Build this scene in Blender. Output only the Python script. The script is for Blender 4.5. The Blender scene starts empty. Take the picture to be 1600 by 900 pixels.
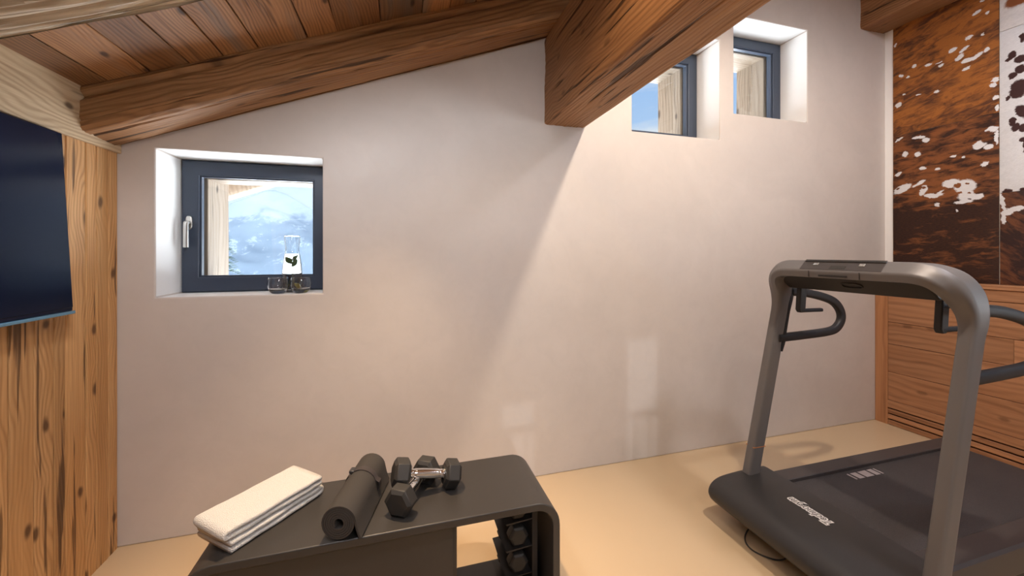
import bpy, bmesh, math, random
from mathutils import Vector, Matrix, noise
random.seed(7)
SC = bpy.context.scene
C = SC.collection

# ------------------------------------------------------------------ camera
cam_d = bpy.data.cameras.new('camera')
cam = bpy.data.objects.new('camera', cam_d); C.objects.link(cam)
cam_d.sensor_width = 36.0
cam_d.lens = 607.6 * 36 / 1600
cam_d.shift_y = -55 / 1600
cam_d.clip_start = 0.05; cam_d.clip_end = 5000
cam.location = (0, 0, 1.30)
cam.rotation_euler = (math.radians(90), 0, math.radians(-16.066))
SC.camera = cam

# ------------------------------------------------------------------ exposure
SC.view_settings.view_transform = 'Standard'
SC.view_settings.look = 'None'
SC.view_settings.gamma = 1.0
SC.view_settings.use_curve_mapping = False
SC.view_settings.exposure = 0.0

# ------------------------------------------------------------------ sky and sunlit snow valley
SKY_GAIN = 1.0
SNOW = (13.0, 13.4, 14.0)
w = bpy.data.worlds.new('alpine_sky'); SC.world = w; w.use_nodes = True
nt = w.node_tree; nt.nodes.clear()
def wn(t, **k):
    n = nt.nodes.new(t)
    for a, b in k.items(): setattr(n, a, b)
    return n
tc = wn('ShaderNodeTexCoord'); sep = wn('ShaderNodeSeparateXYZ')
nt.links.new(tc.outputs['Generated'], sep.inputs[0])
ramp = wn('ShaderNodeValToRGB'); cr = ramp.color_ramp
cr.elements[0].position = 0.0; cr.elements[0].color = (0.86, 0.93, 1.0, 1)
cr.elements[1].position = 1.0; cr.elements[1].color = (0.16, 0.34, 0.80, 1)
e = cr.elements.new(0.28); e.color = (0.50, 0.70, 1.0, 1)
e = cr.elements.new(0.5); e.color = (0.33, 0.56, 0.98, 1)
nt.links.new(sep.outputs['Z'], ramp.inputs[0])
cn = wn('ShaderNodeTexNoise'); cn.inputs['Scale'].default_value = 3.0; cn.inputs['Detail'].default_value = 6
mp = wn('ShaderNodeMapping'); mp.inputs['Scale'].default_value = (1, 1, 4)
nt.links.new(tc.outputs['Generated'], mp.inputs[0]); nt.links.new(mp.outputs[0], cn.inputs['Vector'])
cm = wn('ShaderNodeMapRange'); cm.inputs['From Min'].default_value = 0.55; cm.inputs['From Max'].default_value = 0.75
nt.links.new(cn.outputs['Fac'], cm.inputs['Value'])
mx = wn('ShaderNodeMix', data_type='RGBA')
nt.links.new(cm.outputs[0], mx.inputs['Factor']); nt.links.new(ramp.outputs[0], mx.inputs['A'])
mx.inputs['B'].default_value = (0.95, 0.97, 1.0, 1)
gt = wn('ShaderNodeMath', operation='GREATER_THAN'); gt.inputs[1].default_value = -0.004
nt.links.new(sep.outputs['Z'], gt.inputs[0])
mx2 = wn('ShaderNodeMix', data_type='RGBA')
nt.links.new(gt.outputs[0], mx2.inputs['Factor']); mx2.inputs['A'].default_value = (*SNOW, 1)
nt.links.new(mx.outputs['Result'], mx2.inputs['B'])
bg = wn('ShaderNodeBackground'); bg.inputs['Strength'].default_value = SKY_GAIN
nt.links.new(mx2.outputs['Result'], bg.inputs['Color'])
wo = wn('ShaderNodeOutputWorld'); nt.links.new(bg.outputs[0], wo.inputs[0])

# ------------------------------------------------------------------ low sun from behind the room
def lamp(name, kind, loc, energy, color, target=None, **k):
    d = bpy.data.lights.new(name, kind); d.energy = energy; d.color = color
    for a, b in k.items(): setattr(d, a, b)
    o = bpy.data.objects.new(name, d); C.objects.link(o); o.location = loc
    if target is not None:
        o.rotation_euler = (Vector(target) - Vector(loc)).to_track_quat('-Z', 'Y').to_euler()
    return o
SUN_DIR = Vector((0.15, 1.0, -0.30))
lamp('sun', 'SUN', (-1, -6, 4), 0.45, (0.95, 0.97, 1.0), target=Vector((-1, -6, 4)) + SUN_DIR, angle=0.012)
# ceiling spots of the room, plus added rear, left and far fill lamps (between the rafters, above the frame)
WARM = (1.0, 0.70, 0.42)
NEUT = (1.0, 0.84, 0.68)
lamp('ceiling_spot_bench', 'SPOT', (-0.10, 1.60, 2.33), 175, WARM, target=(-0.08, 1.34, 0), spot_size=math.radians(74), spot_blend=1.0, shadow_soft_size=0.025)
lamp('ceiling_spot_beam', 'SPOT', (0.45, 0.95, 2.50), 15, WARM, target=(0.55, 1.1, 0), spot_size=math.radians(150), spot_blend=0.6, shadow_soft_size=0.025)
lamp('ceiling_spot_middle', 'SPOT', (1.395, 0.76, 2.84), 120, NEUT, target=(1.85, 1.35, 0.3), spot_size=math.radians(165), spot_blend=0.5, shadow_soft_size=0.04)
lamp('fill_spot_rear', 'SPOT', (0.55, -0.95, 2.52), 115, (0.98, 0.97, 1.0), target=(0.3, 2.1, 0.6), spot_size=math.radians(140), spot_blend=0.6, shadow_soft_size=0.30)  # added fill lamp behind the camera, lifts the dim plaster wall
lamp('fill_spot_left', 'SPOT', (-0.38, 0.66, 2.17), 46, (0.97, 0.97, 1.0), target=(-0.6, 1.9, 1.2), spot_size=math.radians(150), spot_blend=0.8, shadow_soft_size=0.10)  # added fill lamp, brightens the left wall boards and plaster
lamp('fill_spot_far', 'SPOT', (2.45, 0.1, 3.24), 120, (0.93, 0.92, 1.0), target=(2.75, 2.0, 0.8), spot_size=math.radians(130), spot_blend=0.7, shadow_soft_size=0.15)  # added cool fill lamp, stands in for side daylight on the right
lamp('ceiling_spot_right', 'SPOT', (2.85, 1.25, 3.38), 120, WARM, target=(3.1, 1.5, 0), spot_size=math.radians(160), spot_blend=0.6, shadow_soft_size=0.03)

# ------------------------------------------------------------------ node helpers
class NT:
    def __init__(s, name):
        s.m = bpy.data.materials.new(name); s.m.use_nodes = True
        s.t = s.m.node_tree; s.t.nodes.clear()
        s.out = s.n('ShaderNodeOutputMaterial')
    def n(s, t, **k):
        n = s.t.nodes.new(t)
        for a, b in k.items(): setattr(n, a, b)
        return n
    def put(s, sock, v):
        if isinstance(v, bpy.types.NodeSocket): s.t.links.new(v, sock)
        elif v is not None:
            try: sock.default_value = v
            except Exception: sock.default_value = (*v, 1) if len(v) == 3 else v
    def math(s, op, a, b=None, c=None, clamp=False):
        n = s.n('ShaderNodeMath', operation=op); n.use_clamp = clamp
        s.put(n.inputs[0], a)
        if b is not None: s.put(n.inputs[1], b)
        if c is not None: s.put(n.inputs[2], c)
        return n.outputs[0]
    def vmath(s, op, a, b=None):
        n = s.n('ShaderNodeVectorMath', operation=op); s.put(n.inputs[0], a)
        if b is not None: s.put(n.inputs[1], b)
        return n.outputs['Value'] if op in ('LENGTH', 'DOT_PRODUCT', 'DISTANCE') else n.outputs[0]
    def mix(s, f, a, b, blend='MIX'):
        n = s.n('ShaderNodeMix', data_type='RGBA', blend_type=blend)
        s.put(n.inputs['Factor'], f); s.put(n.inputs['A'], a); s.put(n.inputs['B'], b)
        return n.outputs['Result']
    def noise(s, vec, scale=1.0, detail=3.0, rough=0.5, dist=0.0, color=False):
        n = s.n('ShaderNodeTexNoise'); s.put(n.inputs['Vector'], vec)
        n.inputs['Scale'].default_value = scale; n.inputs['Detail'].default_value = detail
        n.inputs['Roughness'].default_value = rough; n.inputs['Distortion'].default_value = dist
        return n.outputs['Color' if color else 'Fac']
    def rng(s, v, a, b, c=0.0, d=1.0, smooth=False):
        n = s.n('ShaderNodeMapRange'); n.interpolation_type = 'SMOOTHSTEP' if smooth else 'LINEAR'
        s.put(n.inputs['Value'], v)
        for i, q in zip(('From Min', 'From Max', 'To Min', 'To Max'), (a, b, c, d)): n.inputs[i].default_value = q
        return n.outputs[0]
    def xyz(s, x, y, z):
        n = s.n('ShaderNodeCombineXYZ')
        for i, q in enumerate((x, y, z)): s.put(n.inputs[i], q)
        return n.outputs[0]
    def sep(s, v):
        n = s.n('ShaderNodeSeparateXYZ'); s.put(n.inputs[0], v); return n.outputs
    def obj(s): return s.n('ShaderNodeTexCoord').outputs['Object']
    def rand(s): return s.n('ShaderNodeObjectInfo').outputs['Random']
    def bump(s, h, strength=0.3, dist=0.01):
        n = s.n('ShaderNodeBump'); s.put(n.inputs['Height'], h)
        n.inputs['Strength'].default_value = strength; n.inputs['Distance'].default_value = dist
        return n.outputs[0]
    def pbr(s, color, rough=0.5, metal=0.0, bump=None, spec=0.5, **k):
        p = s.n('ShaderNodeBsdfPrincipled')
        s.put(p.inputs['Base Color'], color); s.put(p.inputs['Roughness'], rough); s.put(p.inputs['Metallic'], metal)
        s.put(p.inputs['Specular IOR Level'], spec)
        if bump is not None: s.put(p.inputs['Normal'], bump)
        for a, b in k.items(): s.put(p.inputs[a], b)
        s.t.links.new(p.outputs[0], s.out.inputs[0]); return s.m

def wood(name, dark, mid, light, axis, ring=42.0, knots=1.0, crack=0.5, grey=None, bump=0.35, rough=0.6, vary=0.35, fibre=1.0, warp=0.16):
    """reclaimed softwood; axis = object axis that the grain follows"""
    s = NT(name); P = s.sep(s.obj()); r = s.rand()
    order = {'x': (0, 1, 2), 'y': (1, 0, 2), 'z': (2, 0, 1)}[axis]
    L = s.math('ADD', P[order[0]], s.math('MULTIPLY', r, 41.0))
    a = s.math('ADD', P[order[1]], s.math('MULTIPLY', r, 17.0))
    b = s.math('ADD', P[order[2]], s.math('MULTIPLY', r, 29.0))
    ab = s.math('ADD', a, s.math('MULTIPLY', b, 0.8))
    # knots
    kv = s.n('ShaderNodeTexVoronoi', voronoi_dimensions='2D', feature='F1')
    kn = s.noise(s.xyz(s.math('MULTIPLY', L, 3.0), s.math('MULTIPLY', ab, 3.0), 0.0), 2.0, 2)
    s.put(kv.inputs['Vector'], s.xyz(s.math('ADD', s.math('MULTIPLY', L, 2.6), s.math('MULTIPLY', kn, 0.25)), s.math('MULTIPLY', ab, 5.5), 0.0))
    kv.inputs['Scale'].default_value = 1.0; kv.inputs['Randomness'].default_value = 1.0
    kd = kv.outputs['Distance']
    knot = s.math('MULTIPLY', s.rng(kd, 0.025, 0.085, 1.0, 0.0, True), knots, clamp=True)
    halo = s.rng(kd, 0.0, 0.5, 1.0, 0.0, True)
    # growth rings, wavy along the length
    wl = s.noise(s.xyz(s.math('MULTIPLY', L, 0.9), s.math('MULTIPLY', a, 3.5), s.math('MULTIPLY', b, 3.5)), 1.0, 3, 0.55)
    wl2 = s.noise(s.xyz(s.math('MULTIPLY', L, 4.0), s.math('MULTIPLY', a, 14.0), s.math('MULTIPLY', b, 14.0)), 1.0, 2)
    v = s.math('ADD', ab, s.math('ADD', s.math('ADD', s.math('MULTIPLY', wl, warp), s.math('MULTIPLY', wl2, 0.012)), s.math('MULTIPLY', halo, 0.02)))
    rg = s.math('ADD', s.math('MULTIPLY', s.math('SINE', s.math('MULTIPLY', v, ring * 6.283)), 0.5), 0.5)
    rg = s.math('MULTIPLY', s.math('POWER', rg, 1.7), s.rng(s.noise(s.xyz(s.math('MULTIPLY', L, 1.3), s.math('MULTIPLY', a, 20.0), s.math('MULTIPLY', b, 20.0)), 1.0, 2), .32, .66, .25, 1.0))
    fv = s.xyz(s.math('MULTIPLY', L, 3.0), s.math('MULTIPLY', a, 150.0), s.math('MULTIPLY', b, 150.0))
    fb = s.noise(fv, 1.0, 3, 0.6)
    tone = s.noise(s.xyz(s.math('MULTIPLY', L, 0.8), s.math('MULTIPLY', a, 7.0), s.math('MULTIPLY', b, 7.0)), 1.0, 4, 0.6)
    ck = s.noise(s.xyz(s.math('MULTIPLY', L, 1.6), s.math('MULTIPLY', a, 34.0), s.math('MULTIPLY', b, 34.0)), 1.0, 3, 0.5)
    crk = s.math('MULTIPLY', s.rng(ck, 0.33, 0.385, 1.0, 0.0, True), crack)
    col = s.mix(s.rng(tone, 0.32, 0.68), mid, light)
    col = s.mix(s.math('MULTIPLY', rg, 0.58), col, dark)
    col = s.mix(s.math('MULTIPLY', s.rng(fb, 0.35, 0.7), 0.32 * fibre), col, dark)
    if grey is not None:
        gn = s.noise(s.xyz(s.math('MULTIPLY', L, 0.9), s.math('MULTIPLY', a, 11.0), s.math('MULTIPLY', b, 11.0)), 1.0, 3)
        col = s.mix(s.math('MULTIPLY', s.rng(gn, 0.50, 0.66), 0.75), col, grey)
    col = s.mix(s.math('MULTIPLY', knot, 0.85), col, (dark[0] * .25, dark[1] * .22, dark[2] * .2))
    col = s.mix(s.math('MULTIPLY', crk, 0.8), col, (dark[0] * .18, dark[1] * .15, dark[2] * .14))
    val = s.math('ADD', s.math('MULTIPLY', s.math('SUBTRACT', r, 0.5), vary * 2), 1.0)
    hs = s.n('ShaderNodeHueSaturation'); s.put(hs.inputs['Value'], val); s.put(hs.inputs['Color'], col)
    h = s.math('SUBTRACT', s.math('ADD', s.math('MULTIPLY', fb, 0.45), s.math('MULTIPLY', rg, -0.25)), s.math('MULTIPLY', crk, 1.5))
    return s.pbr(hs.outputs[0], rough, bump=s.bump(h, bump, 0.006), spec=0.35)

def plain(name, col, rough=0.5, metal=0.0, nscale=180.0, amount=0.12, bump=0.08, spec=0.5, **k):
    s = NT(name); o = s.obj()
    n = s.noise(o, nscale, 3); n2 = s.noise(o, 6.0, 3)
    c = s.mix(s.math('MULTIPLY', s.rng(n2, .3, .7), amount), col, tuple(q * 0.72 for q in col))
    return s.pbr(c, rough, metal, bump=s.bump(n, bump, 0.002), spec=spec, **k)

M = {}
M['plank_wall'] = wood('reclaimed_wall_boards', (0.24, 0.10, 0.030), (0.50, 0.26, 0.095), (0.64, 0.38, 0.17), 'z', ring=84, warp=0.13, crack=0.95, vary=0.16)
M['plank_ceiling'] = wood('reclaimed_ceiling_boards', (0.085, 0.036, 0.015), (0.27, 0.120, 0.046), (0.40, 0.20, 0.085), 'y', ring=80, warp=0.14, crack=0.5, grey=(0.16, 0.125, 0.10), vary=0.30)
M['rafter'] = wood('hewn_rafter_timber', (0.10, 0.043, 0.017), (0.30, 0.145, 0.060), (0.42, 0.225, 0.105), 'x', ring=60, warp=0.08, crack=1.0, knots=0.6, bump=0.8, vary=0.05)
M['rafter_daylit'] = wood('weathered_daylit_timber', (0.13, 0.075, 0.040), (0.52, 0.41, 0.285), (0.64, 0.54, 0.40), 'x', ring=60, warp=0.07, crack=1.0, knots=0.6, bump=1.0, vary=0.05)  # window daylight painted into the pale tones; weathering and cracks are the timber's own
M['purlin'] = wood('hewn_purlin_timber', (0.12, 0.052, 0.022), (0.34, 0.165, 0.070), (0.46, 0.25, 0.12), 'x', ring=56, warp=0.08, crack=1.0, knots=0.5, bump=0.9, vary=0.05)
M['fascia'] = wood('daylit_fascia_board', (0.24, 0.145, 0.078), (0.50, 0.36, 0.215), (0.60, 0.46, 0.30), 'y', ring=60, crack=0.6, bump=0.4, vary=0.05)  # pale tones hold painted window daylight on the board
M['wainscot'] = wood('wainscot_boards', (0.22, 0.095, 0.045), (0.42, 0.20, 0.095), (0.52, 0.27, 0.14), 'y', ring=30, crack=0.12, knots=0.5, bump=0.15, vary=0.16, rough=0.5)
M['wainscot_up'] = wood('wainscot_stile', (0.26, 0.105, 0.045), (0.46, 0.21, 0.09), (0.54, 0.27, 0.13), 'z', ring=24, crack=0.25, knots=0.5, bump=0.15, vary=0.05, rough=0.5)
M['outside_wood'] = wood('weathered_larch', (0.11, 0.077, 0.052), (0.20, 0.148, 0.104), (0.25, 0.20, 0.152), 'z', ring=34, crack=0.5, bump=0.5, vary=0.1)
M['soffit'] = wood('soffit_boards', (0.11, 0.045, 0.016), (0.19, 0.085, 0.032), (0.23, 0.11, 0.042), 'y', ring=30, crack=0.3, bump=0.3, vary=0.12)

def plaster(name, col, rough, gloss):
    s = NT(name); o = s.obj()
    n1 = s.noise(o, 1.7, 5, 0.6, 0.6); n2 = s.noise(o, 9.0, 5, 0.65, 1.2); n3 = s.noise(o, 260.0, 2)
    c = s.mix(s.rng(n1, .3, .7), tuple(q * 0.93 for q in col), tuple(min(1, q * 1.04) for q in col))
    c = s.mix(s.math('MULTIPLY', s.rng(n2, .45, .75), 0.26), c, tuple(q * 0.86 for q in col))
    rr = s.rng(n2, .3, .7, rough - .05, rough + .1)
    return s.pbr(c, rr, bump=s.bump(s.math('ADD', s.math('MULTIPLY', n3, .15), n2), 0.05, 0.004), spec=gloss)
M['plaster'] = plaster('smoothed_lime_plaster', (0.60, 0.545, 0.505), 0.42, 0.35)
M['reveal'] = plain('white_reveal_paint', (0.88, 0.88, 0.88), 0.7, nscale=90, amount=0.05, bump=0.05)
M['floor'] = plain('beige_poured_floor', (0.60, 0.45, 0.285), 0.28, nscale=60, amount=0.05, bump=0.01, spec=0.35)
M['slab'] = plain('roof_boarding', (0.16, 0.08, 0.04), 0.8)
M['render'] = plain('outside_render', (0.6, 0.57, 0.52), 0.9)
M['black_steel'] = plain('black_powder_coat', (0.036, 0.032, 0.029), 0.42, nscale=500, amount=0.15, bump=0.05)
M['black_rubber'] = plain('black_rubber', (0.027, 0.025, 0.023), 0.55, nscale=300, bump=0.15)
M['mat_foam'] = plain('mat_foam', (0.048, 0.043, 0.039), 0.85, nscale=380, bump=0.3, spec=0.25)
M['strap'] = plain('mat_strap_webbing', (0.035, 0.027, 0.027), 0.7, nscale=500, bump=0.3)
M['chrome'] = plain('chrome', (0.82, 0.81, 0.79), 0.12, 1.0, nscale=900, amount=0.03, bump=0.02)
M['steel'] = plain('brushed_steel', (0.62, 0.60, 0.57), 0.28, 1.0, nscale=400, amount=0.05)
M['tread_grey'] = plain('dark_grey_metallic_paint', (0.165, 0.158, 0.160), 0.46, 0.25, nscale=900, amount=0.05, bump=0.02)
M['tread_black'] = plain('treadmill_black_plastic', (0.030, 0.029, 0.031), 0.40, nscale=600, amount=0.1, bump=0.06)
M['tread_rail'] = plain('treadmill_rail_plastic', (0.050, 0.043, 0.043), 0.45, nscale=600, amount=0.1, bump=0.12)
M['tread_dark'] = plain('treadmill_under_plastic', (0.022, 0.020, 0.020), 0.5, nscale=600)
M['grip'] = plain('handle_rubber', (0.013, 0.013, 0.016), 0.55, nscale=400)
M['white_print'] = plain('white_print', (0.85, 0.84, 0.85), 0.5, amount=0.02)
M['grey_print'] = plain('grey_print', (0.42, 0.37, 0.36), 0.6, amount=0.05)
M['orange_print'] = plain('orange_print', (0.55, 0.20, 0.06), 0.5, amount=0.02)
M['frame'] = plain('anthracite_window_lacquer', (0.036, 0.050, 0.080), 0.38, nscale=700, amount=0.05, bump=0.02)
M['tv_bezel'] = plain('blue_grey_aluminium', (0.20, 0.42, 0.62), 0.25, 0.8, amount=0.03)
M['tv_screen'] = plain('switched_off_screen', (0.005, 0.008, 0.024), 0.22, amount=0.02, bump=0.0, spec=0.14)
M['leaf'] = plain('mint_leaf', (0.10, 0.20, 0.045), 0.5, nscale=60, amount=0.4, bump=0.3)
M['lemon'] = plain('lemon', (0.72, 0.60, 0.08), 0.4, nscale=200, bump=0.2)
M['needle'] = plain('spruce_needles', (0.07, 0.11, 0.07), 0.8)
M['bark'] = plain('spruce_bark', (0.09, 0.06, 0.045), 0.9)

def towel_mat():
    s = NT('white_terry'); o = s.obj()
    v = s.n('ShaderNodeTexVoronoi'); s.put(v.inputs['Vector'], o); v.inputs['Scale'].default_value = 420
    n = s.noise(o, 700, 2)
    h = s.math('ADD', v.outputs['Distance'], n)
    c = s.mix(s.rng(v.outputs['Distance'], .1, .7), (0.92, 0.90, 0.86), (0.82, 0.79, 0.74))
    return s.pbr(c, 0.95, bump=s.bump(h, 0.9, 0.004), spec=0.1, **{'Sheen Weight': 0.3})
M['towel'] = towel_mat()
def belt_mat():
    s = NT('running_belt'); o = s.obj()
    v = s.n('ShaderNodeTexVoronoi'); s.put(v.inputs['Vector'], o); v.inputs['Scale'].default_value = 330
    n = s.noise(o, 420, 2); n2 = s.noise(o, 5, 3)
    c = s.mix(s.rng(n, .35, .65), (0.030, 0.027, 0.028), (0.060, 0.054, 0.056))
    c = s.mix(s.math('MULTIPLY', s.rng(n2, .4, .7), .3), c, (0.07, 0.062, 0.064))
    return s.pbr(c, 0.6, bump=s.bump(v.outputs['Distance'], 0.5, 0.002), spec=0.4)
M['belt'] = belt_mat()

def glass_pane():
    s = NT('window_glass')
    lw = s.n('ShaderNodeLayerWeight'); lw.inputs['Blend'].default_value = 0.5
    fr = s.math('ADD', s.math('MULTIPLY', s.math('POWER', lw.outputs['Facing'], 5.0), 0.6), 0.04)
    tr = s.n('ShaderNodeBsdfTransparent'); tr.inputs['Color'].default_value = (0.95, 0.975, 0.98, 1)
    gl = s.n('ShaderNodeBsdfGlossy'); gl.inputs['Roughness'].default_value = 0.0
    mx = s.n('ShaderNodeMixShader'); s.put(mx.inputs[0], fr)
    s.t.links.new(tr.outputs[0], mx.inputs[1]); s.t.links.new(gl.outputs[0], mx.inputs[2])
    s.t.links.new(mx.outputs[0], s.out.inputs[0]); return s.m
M['pane'] = glass_pane()
def clear(name, col, ior):
    s = NT(name)
    return s.pbr(col, 0.0, **{'Transmission Weight': 1.0, 'IOR': ior})
M['glass'] = clear('drinking_glass', (0.97, 0.99, 1.0), 1.45)
M['water'] = clear('water', (0.98, 1.0, 1.0), 1.33)
def snow_mountain():
    s = NT('snowy_mountain'); o = s.obj(); z = s.sep(o)[2]
    q = s.sep(o); ov = s.xyz(q[0], s.math('MULTIPLY', q[1], 0.3), s.math('MULTIPLY', q[2], 1.5))
    n = s.noise(ov, 0.03, 8, 0.65, 0.3); n2 = s.noise(ov, 0.05, 8, 0.72, 0.4); n3 = s.noise(ov, 0.35, 4, 0.6)
    lim = s.math('ADD', z, s.math('MULTIPLY', s.math('SUBTRACT', n, 0.5), 60.0))
    forest = s.rng(lim, 40.0, 50.0, 1.0, 0.0, True)
    gaps = s.rng(n2, 0.56, 0.62, 1.0, 0.0, True)
    c = s.mix(s.math('MULTIPLY', forest, gaps), (0.42, 0.48, 0.55), (0.19, 0.25, 0.32))
    rock = s.math('MULTIPLY', s.rng(n2, 0.36, 0.30, 0.0, 1.0), s.rng(lim, 75.0, 50.0, 0.0, 1.0))
    c = s.mix(s.math('MULTIPLY', rock, .7), c, (0.18, 0.20, 0.225))
    c = s.mix(s.math('MULTIPLY', s.rng(n3, .4, .7), 0.15), c, (0.16, 0.19, 0.23))
    return s.pbr(c, 0.95, spec=0.05)
M['mountain'] = snow_mountain()
# ------------------------------------------------------------------ cowhide: patches (y, z, half width, half height, tilt in degrees) on the right wall
HU=[(1.592,2.947,0.0125,0.006,0),(1.619,2.885,0.021,0.01,25),(1.567,2.854,0.0105,0.008,30),(1.655,2.74,0.018,0.0135,20),(1.59,2.726,0.0075,0.0067,0),(1.733,2.697,0.0225,0.014,20),(1.676,2.673,0.027,0.012,35),(1.701,2.629,0.0255,0.0157,40),(1.658,2.591,0.033,0.0135,-5),(1.616,2.596,0.03,0.012,35),(1.572,2.617,0.0163,0.0112,45),(1.941,2.683,0.0088,0.0135,0),(1.862,2.656,0.0193,0.01,0),(1.803,2.642,0.0175,0.0045,5),(1.793,2.619,0.0157,0.009,25),(1.667,2.539,0.0195,0.01,25),(2.018,2.646,0.02,0.01,-25),(1.979,2.619,0.01,0.009,0),(1.536,2.41,0.0165,0.018,30),(1.544,2.376,0.015,0.016,20),(1.533,2.294,0.0165,0.012,30),(1.527,2.227,0.0087,0.02,0),(2.037,2.429,0.021,0.018,40),(1.816,2.444,0.015,0.009,0),(1.919,2.461,0.0158,0.0067,0),(2.002,2.499,0.01,0.005,0),(2.057,2.894,0.01,0.0135,0)]
HL=[(2.034,2.164,0.028,0.0068,25),(1.919,2.146,0.0385,0.009,-5),(1.876,2.116,0.0227,0.0175,-20),(1.994,2.042,0.0175,0.0202,0),(1.923,2.025,0.0193,0.018,10),(1.601,2.01,0.036,0.0247,30),(1.55,2.095,0.027,0.018,5),(1.53,2.04,0.009,0.048,0),(1.564,1.983,0.021,0.016,10),(1.581,1.879,0.018,0.014,25),(1.73,1.965,0.0135,0.0068,0),(1.68,1.944,0.0087,0.006,0),(1.894,1.915,0.021,0.0113,0),(1.81,1.893,0.0158,0.0068,0),(2.037,1.901,0.0228,0.0135,30),(2.014,1.785,0.06,0.0275,25),(1.916,1.807,0.044,0.0112,30),(1.89,1.752,0.0192,0.04,-20),(1.844,1.708,0.042,0.0157,-10),(1.789,1.723,0.03,0.0158,25),(1.737,1.777,0.0525,0.0292,-5),(1.673,1.749,0.054,0.045,-5),(1.655,1.681,0.054,0.036,0),(1.613,1.675,0.027,0.024,10),(1.68,1.642,0.0455,0.0112,0),(1.813,1.64,0.014,0.0157,30),(1.711,1.589,0.006,0.0112,0)]
HLD=[(1.572,2.052,0.025,0.0382,0),(1.711,1.759,0.018,0.0157,10),(1.601,1.707,0.033,0.02,10),(1.664,1.764,0.0105,0.006,0),(1.698,1.709,0.0105,0.0068,0),(2.037,1.789,0.0123,0.0075,20),(1.956,1.819,0.0087,0.005,0),(1.908,1.787,0.0087,0.0067,0),(1.887,1.774,0.012,0.0068,0),(1.763,1.732,0.028,0.0157,25),(1.652,1.702,0.009,0.006,0),(1.649,1.659,0.0075,0.006,0)]
HM=[(1.462,2.53,0.0175,0.022,0),(1.476,2.508,0.018,0.01,10),(1.429,2.49,0.0275,0.024,0),(1.429,2.427,0.0225,0.026,20),(1.46,2.401,0.0175,0.022,-20),(1.431,2.326,0.04,0.04,-20),(1.421,2.619,0.0125,0.028,0),(1.442,2.295,0.033,0.044,0),(1.419,2.164,0.027,0.048,30),(1.481,2.266,0.0075,0.018,-20),(1.462,2.116,0.015,0.028,0),(1.449,2.076,0.0175,0.026,-20),(1.421,2.063,0.0175,0.0245,0),(1.421,1.993,0.0125,0.014,0),(1.484,1.685,0.021,0.016,0),(1.421,1.68,0.015,0.016,0),(1.462,2.872,0.0375,0.016,0),(1.406,1.95,0.0125,0.06,0)]
HD=[(1.505,1.62,0.0112,0.06,10),(1.481,1.557,0.03,0.02,15),(1.442,1.572,0.03,0.018,10),(1.5,1.522,0.012,0.04,0)]
def cowhide(name, base, brindle, patch, spots, holes=(), seed=0.0, slant=0.25, dark_amt=0.55, low=None, rag=0.9):
    s = NT(name); P = s.sep(s.obj())
    h = s.math('MULTIPLY', P[1], -1.0); z = P[2]
    hv = s.xyz(h, z, seed)
    wob = s.noise(s.xyz(s.math('ADD', h, s.math('MULTIPLY', z, slant)), s.math('MULTIPLY', s.math('SUBTRACT', z, s.math('MULTIPLY', h, slant)), 2.2), seed), 22.0, 4, 0.65, color=True); wob2 = s.noise(hv, 120.0, 3, 0.6, color=True)
    off = s.vmath('ADD', s.vmath('MULTIPLY', s.vmath('SUBTRACT', wob, (0.5, 0.5, 0.5)), (0.035 * rag, 0.03 * rag, 0)),
                  s.vmath('MULTIPLY', s.vmath('SUBTRACT', wob2, (0.5, 0.5, 0.5)), (0.02 * rag, 0.012 * rag, 0)))
    base_v = s.vmath('ADD', s.xyz(h, z, 0.0), off)
    def field(lst):
        acc = None
        for y, zz, a, b, r in lst:
            mp = s.n('ShaderNodeMapping', vector_type='TEXTURE'); s.put(mp.inputs['Vector'], base_v)
            mp.inputs['Location'].default_value = (-y, zz, 0)
            mp.inputs['Rotation'].default_value = (0, 0, math.radians(r))
            mp.inputs['Scale'].default_value = (a, b, 1)
            d = s.vmath('LENGTH', mp.outputs[0])
            acc = d if acc is None else s.math('MINIMUM', acc, d)
        return s.rng(acc, 0.88, 1.12, 1.0, 0.0, True)
    u = s.math('ADD', h, s.math('MULTIPLY', z, slant)); t = s.math('SUBTRACT', z, s.math('MULTIPLY', h, slant))
    st = s.noise(s.xyz(s.math('MULTIPLY', u, 9.0), s.math('MULTIPLY', t, 26.0), seed), 1.0, 5, 0.65, 0.5)
    big = s.noise(s.xyz(s.math('MULTIPLY', u, 2.6), s.math('MULTIPLY', t, 4.0), seed + 3), 1.0, 3, 0.5)
    fur = s.noise(s.xyz(s.math('MULTIPLY', u, 60.0), s.math('MULTIPLY', t, 260.0), seed), 1.0, 3, 0.6)
    f = s.math('ADD', s.math('MULTIPLY', st, 0.75), s.math('MULTIPLY', big, 0.5))
    if low is not None:
        f = s.math('SUBTRACT', f, s.rng(z, low[0], low[1], low[2], 0.0, True))
    c = s.mix(s.rng(f, dark_amt - .06, dark_amt + .10, 0, 1), brindle, base)
    c = s.mix(s.math('MULTIPLY', s.rng(fur, .35, .7), .35), c, tuple(q * 0.55 for q in base))
    m = field(spots)
    if holes: m = s.math('MULTIPLY', m, s.math('SUBTRACT', 1.0, field(holes)))
    pc = s.mix(s.rng(fur, .3, .75), patch, tuple(q * 0.86 for q in patch))
    c = s.mix(m, c, pc)
    return s.pbr(c, 0.6, bump=s.bump(fur, 0.5, 0.004), spec=0.25)
W_ = (0.74, 0.75, 0.78)
M['hide_a'] = cowhide('brindled_hide', (0.36, 0.130, 0.030), (0.075, 0.030, 0.018), W_, HU, seed=1.0, dark_amt=0.58)
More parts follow.
